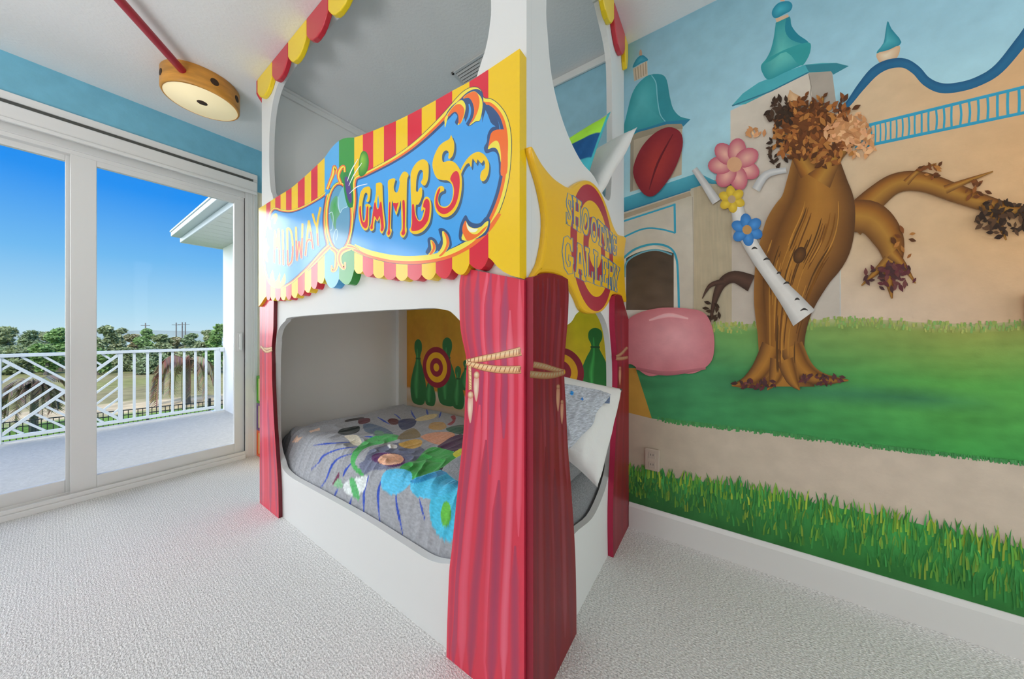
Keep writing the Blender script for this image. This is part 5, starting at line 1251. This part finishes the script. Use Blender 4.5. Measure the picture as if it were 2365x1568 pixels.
# autumn leaves: a ragged crown, and loose tufts along the boughs
def leaves(cx_, cy_, rx_, ry_, cols, nL, s, back=None):
    if back:
        pts = []
        for k in range(26):
            a = k*2*math.pi/26; f = .72+.22*noise.noise((math.cos(a)*2+cx_, math.sin(a)*2, cy_*.1)); pts.append((cx_+rx_*f*math.cos(a), cy_+ry_*f*math.sin(a)))
        w.poly(pts, back, 3)
    for _ in range(nL):
        a = random.uniform(0, 6.28); r = random.random()**.5; x_, y_ = cx_+rx_*r*math.cos(a), cy_+ry_*r*math.sin(a); q = random.uniform(0, 6.28); L_ = s*random.uniform(.7, 1.3)
        w.rib([(x_-L_*math.cos(q), y_-L_*math.sin(q)), (x_, y_), (x_+L_*math.cos(q), y_+L_*math.sin(q))], [.5, L_*.95, .5], jit(hx(random.choice(cols)), .15), 3, dl=random.randrange(20)*.5, up=False)
    w.up(11)
DKL = ['5a3218', '6a3c1c', '824d24', '4a2a14', '93602e']; TAN = ['a5734a', 'b98560', 'c4946c', '9c6a44', 'ad7a50']; BLK = ['2a1c14', '3a281c', '2e2016']; WINE = ['45282a', '5a3230', '50262a', '3a2424']
leaves(1870, 300, 84, 66, DKL, 190, 10, '5a3318'); leaves(1955, 304, 52, 44, TAN, 100, 9, 'a87850'); leaves(1806, 262, 36, 34, BLK, 44, 9); leaves(1796, 348, 22, 44, BLK, 26, 8)
leaves(1905, 355, 66, 30, DKL, 60, 10); leaves(1835, 330, 50, 40, DKL, 50, 10); leaves(1900, 250, 80, 34, DKL, 50, 10); leaves(1985, 330, 34, 40, TAN, 40, 9); leaves(1745, 305, 22, 14, TAN, 12, 8)
leaves(2310, 505, 62, 44, BLK+['4a3322'], 80, 10); leaves(2250, 440, 30, 24, DKL, 14, 8); leaves(2150, 396, 34, 18, DKL, 14, 8); leaves(2400, 500, 50, 34, BLK, 30, 10)
leaves(2052, 640, 62, 30, WINE, 60, 9); leaves(2080, 560, 30, 40, DKL, 10, 8)
leaves(1742, 886, 50, 12, WINE, 30, 7); leaves(1896, 876, 56, 12, WINE, 34, 7); leaves(1648, 720, 22, 26, BLK, 12, 8)
# white birch limb with dark flecks leaning on the trunk, bunch of pale blossom
w.rib([(1700, 470), (1712, 520), (1745, 585), (1790, 650), (1830, 700), (1856, 735)], [26, 34, 34, 36, 50, 62], ['8f8d8a', 'b9b7b4', 'bdbbb8', '9a9896'], 6)
for (x_, y_, s_) in ((1742, 575, 7), (1770, 600, 8), (1798, 632, 5), (1816, 655, 8), (1840, 692, 6), (1856, 716, 9)): w.rib([(x_-s_, y_+2), (x_, y_-2), (x_+s_, y_+1)], [1, 5, 1], '33302e', 4)
w.up()
def blossom(cx_, cy_, r, c0, c1, n=6, c2=None):
    for k in range(n):
        a = k*2*math.pi/n+.4; w.ell((cx_+r*.55*math.cos(a), cy_+r*.55*math.sin(a)), r*.5, r*.36, c0, a, 18, c1)
    w.ell((cx_, cy_), r*.3, r*.3, c2 or 'b89a30', 0, 16)
blossom(1696, 382, 58, '9c4a5c', 'c49488', 7, 'b58a6a')
blossom(1725, 532, 36, '2a5f98', '3f7ab4', 6, 'a07a4a')
blossom(1690, 462, 30, 'a88a28', 'c4a838', 6, 'a08868')
w.rib([(1655, 468), (1630, 430), (1604, 392)], [22, 18, 14], ['8f8f90', 'b0afae', '8f8f90'], 5); w.rib([(1745, 440), (1770, 405), (1815, 395)], [20, 17, 12], ['8f8f90', 'b0afae', '8f8f90'], 5)
# plain crimson leaf oval at upper left
w.fan([(1463, 400), (1478, 350), (1510, 312), (1545, 296), (1572, 308), (1577, 340), (1560, 390), (1535, 430), (1508, 455), (1483, 445)], (1515, 380), '6f1f28', '93302c', 4)
w.rib([(1500, 440), (1520, 378), (1555, 312)], [2, 5, 2], '5a1820', 4)
# plain rounded pink boulder on the grass
w.fan([(1440, 760), (1465, 728), (1520, 712), (1580, 712), (1625, 722), (1645, 755), (1650, 800), (1640, 838), (1600, 862), (1550, 858), (1500, 868), (1462, 842), (1440, 835)], (1560, 775), 'a8646c', 'c68c92', 5)
w.rib([(1470, 850), (1540, 862), (1630, 850)], [6, 10, 5], ['8a5058', '9a5c64'], 5)
w.rib([(1500, 740), (1545, 728), (1590, 736)], [4, 10, 4], ['c68c92', 'd19ca0', 'c68c92'], 5)
# --- painting on the wall inside the lower bunk: yellow backdrop, targets, plain green skittles
YK = .55
zl0_, zl1_ = .44, 1.31
xi = lambda Y: proj(XW, Y, 1)[0]
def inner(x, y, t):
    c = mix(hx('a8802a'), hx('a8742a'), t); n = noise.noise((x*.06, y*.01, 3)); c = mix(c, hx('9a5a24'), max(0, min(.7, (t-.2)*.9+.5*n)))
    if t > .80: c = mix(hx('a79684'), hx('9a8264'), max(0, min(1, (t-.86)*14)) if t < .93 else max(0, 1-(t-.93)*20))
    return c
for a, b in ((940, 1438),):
    w.strip(rangef(a, b, 5), wallz(1.31), wallz(.42), 44, lambda x, y, t: mix(inner(x, y, t), mix(S('f0ae1c', .42), S('d8821c', .42), max(0, min(1, t*1.3))), max(0, min(1, (x-1270)/60))*(.9 if t < .8 else .5)))  # light entering at the end opening is painted in as brighter yellow
# skittles and targets are laid out on the wall itself
pw3 = w.plane
def wp(Y, z): return proj(XW, Y, z)
def skittle(Y, z0, H, wd, c0='2c5a34', c1='3f7f48'):
    pr_ = [(-.30, 0), (-.50, .12), (-.52, .30), (-.36, .50), (-.17, .66), (-.15, .74), (-.25, .84), (-.22, .95), (0, 1.0)]
    pts = [wp(Y-a*wd, z0+b*H) for a, b in pr_]+[wp(Y+a*wd, z0+b*H) for a, b in pr_[-2::-1]]
    w.poly(pts, c0, 4); w.rib([wp(Y+.10*wd, z0+.08*H), wp(Y+.14*wd, z0+.3*H), wp(Y+.05*wd, z0+.6*H), wp(Y+.06*wd, z0+.85*H)], [6, 14, 7, 3], [c0, c1, c0], 6)
    w.rib([wp(Y+.17*wd, z0+.70*H), wp(Y-.17*wd, z0+.70*H)], 4, '24482c', 0)
def target(Y, z, r):
    for f, c in ((1, '7a2430'), (.74, 'c08f22'), (.46, '7a2430'), (.20, 'c08f22')):
        w.poly([wp(Y+r*f*math.cos(t), z+r*f*math.sin(t)) for t in (2*math.pi*i/48 for i in range(48))], c)
p_ = lambda x, y: onX(x, y, XW)
a = p_(968, 932); b = p_(968, 783); skittle(a.y, a.z, b.z-a.z, .20)
a = p_(992, 935); skittle(a.y-.02, a.z, (b.z-a.z)*.55, .13)
a = p_(1035, 935); b = p_(1032, 779); skittle(a.y, a.z, b.z-a.z, .22)
a = p_(1060, 943); skittle(a.y, a.z, (b.z-a.z)*.6, .13)
a = p_(1073, 900); skittle(a.y-.03, a.z, .24, .14)
tc = p_(1010, 848); tr_ = (p_(1010, 802).z-p_(1010, 896).z)/2; target(tc.y, tc.z, tr_)
a = p_(1376, 905); b = p_(1372, 757); skittle(a.y, a.z, b.z-a.z, .17, '2a6a34', '3f9a4a')
tc = p_(1297, 858); target(tc.y, tc.z, .155)
wall = mb.build('wall_right', M['wallpaint']); struct(wall, 'long wall with a painted mural of domed buildings, tree and meadow', 'wall')

# baseboard along the mural wall
bz = .139
mb = MB()
prof = [(0, 0), (.016, 0), (.016, bz-.02), (.010, bz-.006), (.008, bz), (0, bz)]
pts0 = [(XW-a, YB, z) for a, z in prof]; pts1 = [(XW-a, YC-.002, z) for a, z in prof]; n = len(prof)
mb.add(pts0+pts1, [(i, (i+1) % n, n+(i+1) % n, n+i) for i in range(n)]+[tuple(range(n))[::-1], tuple(range(n, 2*n))])
struct(mb.build('baseboard_right', M['trim'], weld=True), 'white baseboard under the mural', 'baseboard')
# outlet, painted over to match
oc = onX(1507, 1060, XW); t = thing('wall_outlet', 'beige painted power outlet on the mural wall just above the painted grass', 'outlet', (XW, oc.y, oc.z))
mb = MB(); mb.box(XW-.0165, XW-.0045, oc.y-.036, oc.y+.036, oc.z-.058, oc.z+.058, hx('978b7e')); mb.build('cover_plate', M['plate'], t, bevel=(.003, 2))
for dz in (-.026, .026):
    mb = MB(); mb.box(XW-.019, XW-.016, oc.y-.017, oc.y+.017, oc.z+dz-.017, oc.z+dz+.017, hx('94887c')); s_ = mb.build('socket', M['plate'], t, bevel=(.004, 2))
    for dy in (-.006, .006):
        mb = MB(); mb.box(XW-.0197, XW-.0187, oc.y+dy-.0012, oc.y+dy+.0012, oc.z+dz-.002, oc.z+dz+.008, (.06, .05, .05)); mb.build('slot', M['plate'], s_)
# light switch at the right edge of view
a = onX(2361, 679, XW); b = onX(2363, 759, XW); t = thing('light_switch', 'white light switch plate on the mural wall at the right edge', 'light switch', (XW, a.y-.036, (a.z+b.z)/2)); zc_ = (a.z+b.z)/2; hz = (a.z-b.z)/2
mb = MB(); mb.box(XW-.016, XW-.0045, a.y-.074, a.y, zc_-hz, zc_+hz, (.82, .82, .82)); mb.build('cover_plate', M['plate'], t, bevel=(.003, 2))
mb = MB(); mb.box(XW-.020, XW-.0155, a.y-.052, a.y-.022, zc_-.032, zc_+.032, (.8, .8, .8)); mb.build('rocker', M['plate'], t, bevel=(.002, 2))
# light settings
GLOW_AZ, GLOW_EL, GLOW_OUT, GLOW_IN, GLOW = 136, 18, 40, 25, 5.3
SUN, SUNDIR, EXPO = 2.8, (.35, .75, -.9), 0.0
def LIGHTS():
    lamp_area('fill_up_light', (-1.6, 1.5, .9), (math.pi, 0, 0), 1.2, 1.2, 39, (.975, .99, 1))  # unseen fill light, added to brighten the room by way of the ceiling
    lamp_point('fill_point_light', (-1.9, .9, 1.75), .28, 24, (.98, .99, 1))  # unseen point fill, added to light the bunk from the left
    lamp_area('fill_rear_light', (1.35, -2.62, 1.35), (math.pi/2, 0, 0), .9, 2.3, 23, (1, .98, .955))  # unseen fill behind the viewer, added to light the bunk's end face
# ================================================================== SKY AND LIGHT
wd = bpy.data.worlds.new('sky'); scn.world = wd; wd.use_nodes = True
nt = wd.node_tree; n = nt.nodes; L = nt.links; n.clear()
out = n.new('ShaderNodeOutputWorld'); bg = n.new('ShaderNodeBackground'); tc = n.new('ShaderNodeTexCoord')
sp = n.new('ShaderNodeSeparateXYZ'); L.new(tc.outputs['Generated'], sp.inputs[0])
rp = n.new('ShaderNodeValToRGB'); L.new(sp.outputs['Z'], rp.inputs[0]); cr = rp.color_ramp
st = [(0.0, S('c9e6fb')), (.04, S('b4deff')), (.15, S('76beff')), (.28, S('2a94ff')), (.5, S('1e80f0')), (1, S('2a7fe0'))]
cr.elements[0].position = st[0][0]; cr.elements[0].color = (*st[0][1], 1); cr.elements[1].position = 1; cr.elements[1].color = (*st[-1][1], 1)
for p_, c_ in st[1:-1]: e = cr.elements.new(p_); e.color = (*c_, 1)
# bright glow added to the sky out of view to the left, lighting the room
az, el = math.radians(GLOW_AZ), math.radians(GLOW_EL)
gd = (math.cos(az)*math.cos(el), math.sin(az)*math.cos(el), math.sin(el))
nv = n.new('ShaderNodeVectorMath'); nv.operation = 'NORMALIZE'; L.new(tc.outputs['Generated'], nv.inputs[0])
dt = n.new('ShaderNodeVectorMath'); dt.operation = 'DOT_PRODUCT'; L.new(nv.outputs[0], dt.inputs[0]); dt.inputs[1].default_value = gd
mr = n.new('ShaderNodeMapRange'); mr.interpolation_type = 'SMOOTHERSTEP'; L.new(dt.outputs['Value'], mr.inputs[0])
mr.inputs[1].default_value = math.cos(math.radians(GLOW_OUT)); mr.inputs[2].default_value = math.cos(math.radians(GLOW_IN)); mr.inputs[3].default_value = 0; mr.inputs[4].default_value = GLOW
gc_ = n.new('ShaderNodeMix'); gc_.data_type = 'RGBA'; gc_.blend_type = 'ADD'; gc_.inputs[0].default_value = 1
sc = n.new('ShaderNodeVectorMath'); sc.operation = 'SCALE'; sc.inputs[0].default_value = (1, .985, .95); L.new(mr.outputs[0], sc.inputs['Scale'])
L.new(rp.outputs[0], gc_.inputs[6]); L.new(sc.outputs[0], gc_.inputs[7]); L.new(gc_.outputs[2], bg.inputs[0]); bg.inputs[1].default_value = 1.0
L.new(bg.outputs[0], out.inputs[0])

def lamp_area(name, loc, rot, sx, sy, power, col=(1, 1, 1)):
    d = bpy.data.lights.new(name, 'AREA'); d.shape = 'RECTANGLE'; d.size = sx; d.size_y = sy; d.energy = power; d.color = col
    o = bpy.data.objects.new(name, d); o.location = loc; o.rotation_euler = rot; COL.objects.link(o); return o
def lamp_point(name, loc, r, power, col=(1, 1, 1)):
    d = bpy.data.lights.new(name, 'POINT'); d.shadow_soft_size = r; d.energy = power; d.color = col
    o = bpy.data.objects.new(name, d); o.location = loc; COL.objects.link(o); return o
LIGHTS()
sd = bpy.data.lights.new('sun', 'SUN'); sd.energy = SUN; sd.angle = math.radians(3); sd.color = (1, .96, .9)
so = bpy.data.objects.new('sun', sd); COL.objects.link(so)
so.rotation_euler = Vector(SUNDIR).to_track_quat('-Z', 'Y').to_euler()

# ================================================================== CAMERA
cd = bpy.data.cameras.new('camera'); cam = bpy.data.objects.new('camera', cd); COL.objects.link(cam)
cd.sensor_fit = 'HORIZONTAL'; cd.sensor_width = 36; cd.lens = FPX/2365*36; cd.shift_x = 0; cd.shift_y = (HY-784.0)/2365
cd.clip_start = .05; cd.clip_end = 1000
cam.location = (0, 0, CAMH)
cam.rotation_euler = Vector((CA, SA, 0)).to_track_quat('-Z', 'Y').to_euler()
scn.camera = cam
vs_ = scn.view_settings; vs_.view_transform = 'Standard'; vs_.look = 'None'; vs_.gamma = 1; vs_.use_curve_mapping = False; vs_.exposure = EXPO
scn.cycles.use_denoising = True; scn.cycles.max_bounces = 10; scn.cycles.diffuse_bounces = 6; scn.cycles.transparent_max_bounces = 24; scn.cycles.sample_clamp_indirect = 6
scn.cycles.caustics_reflective = False; scn.cycles.caustics_refractive = False
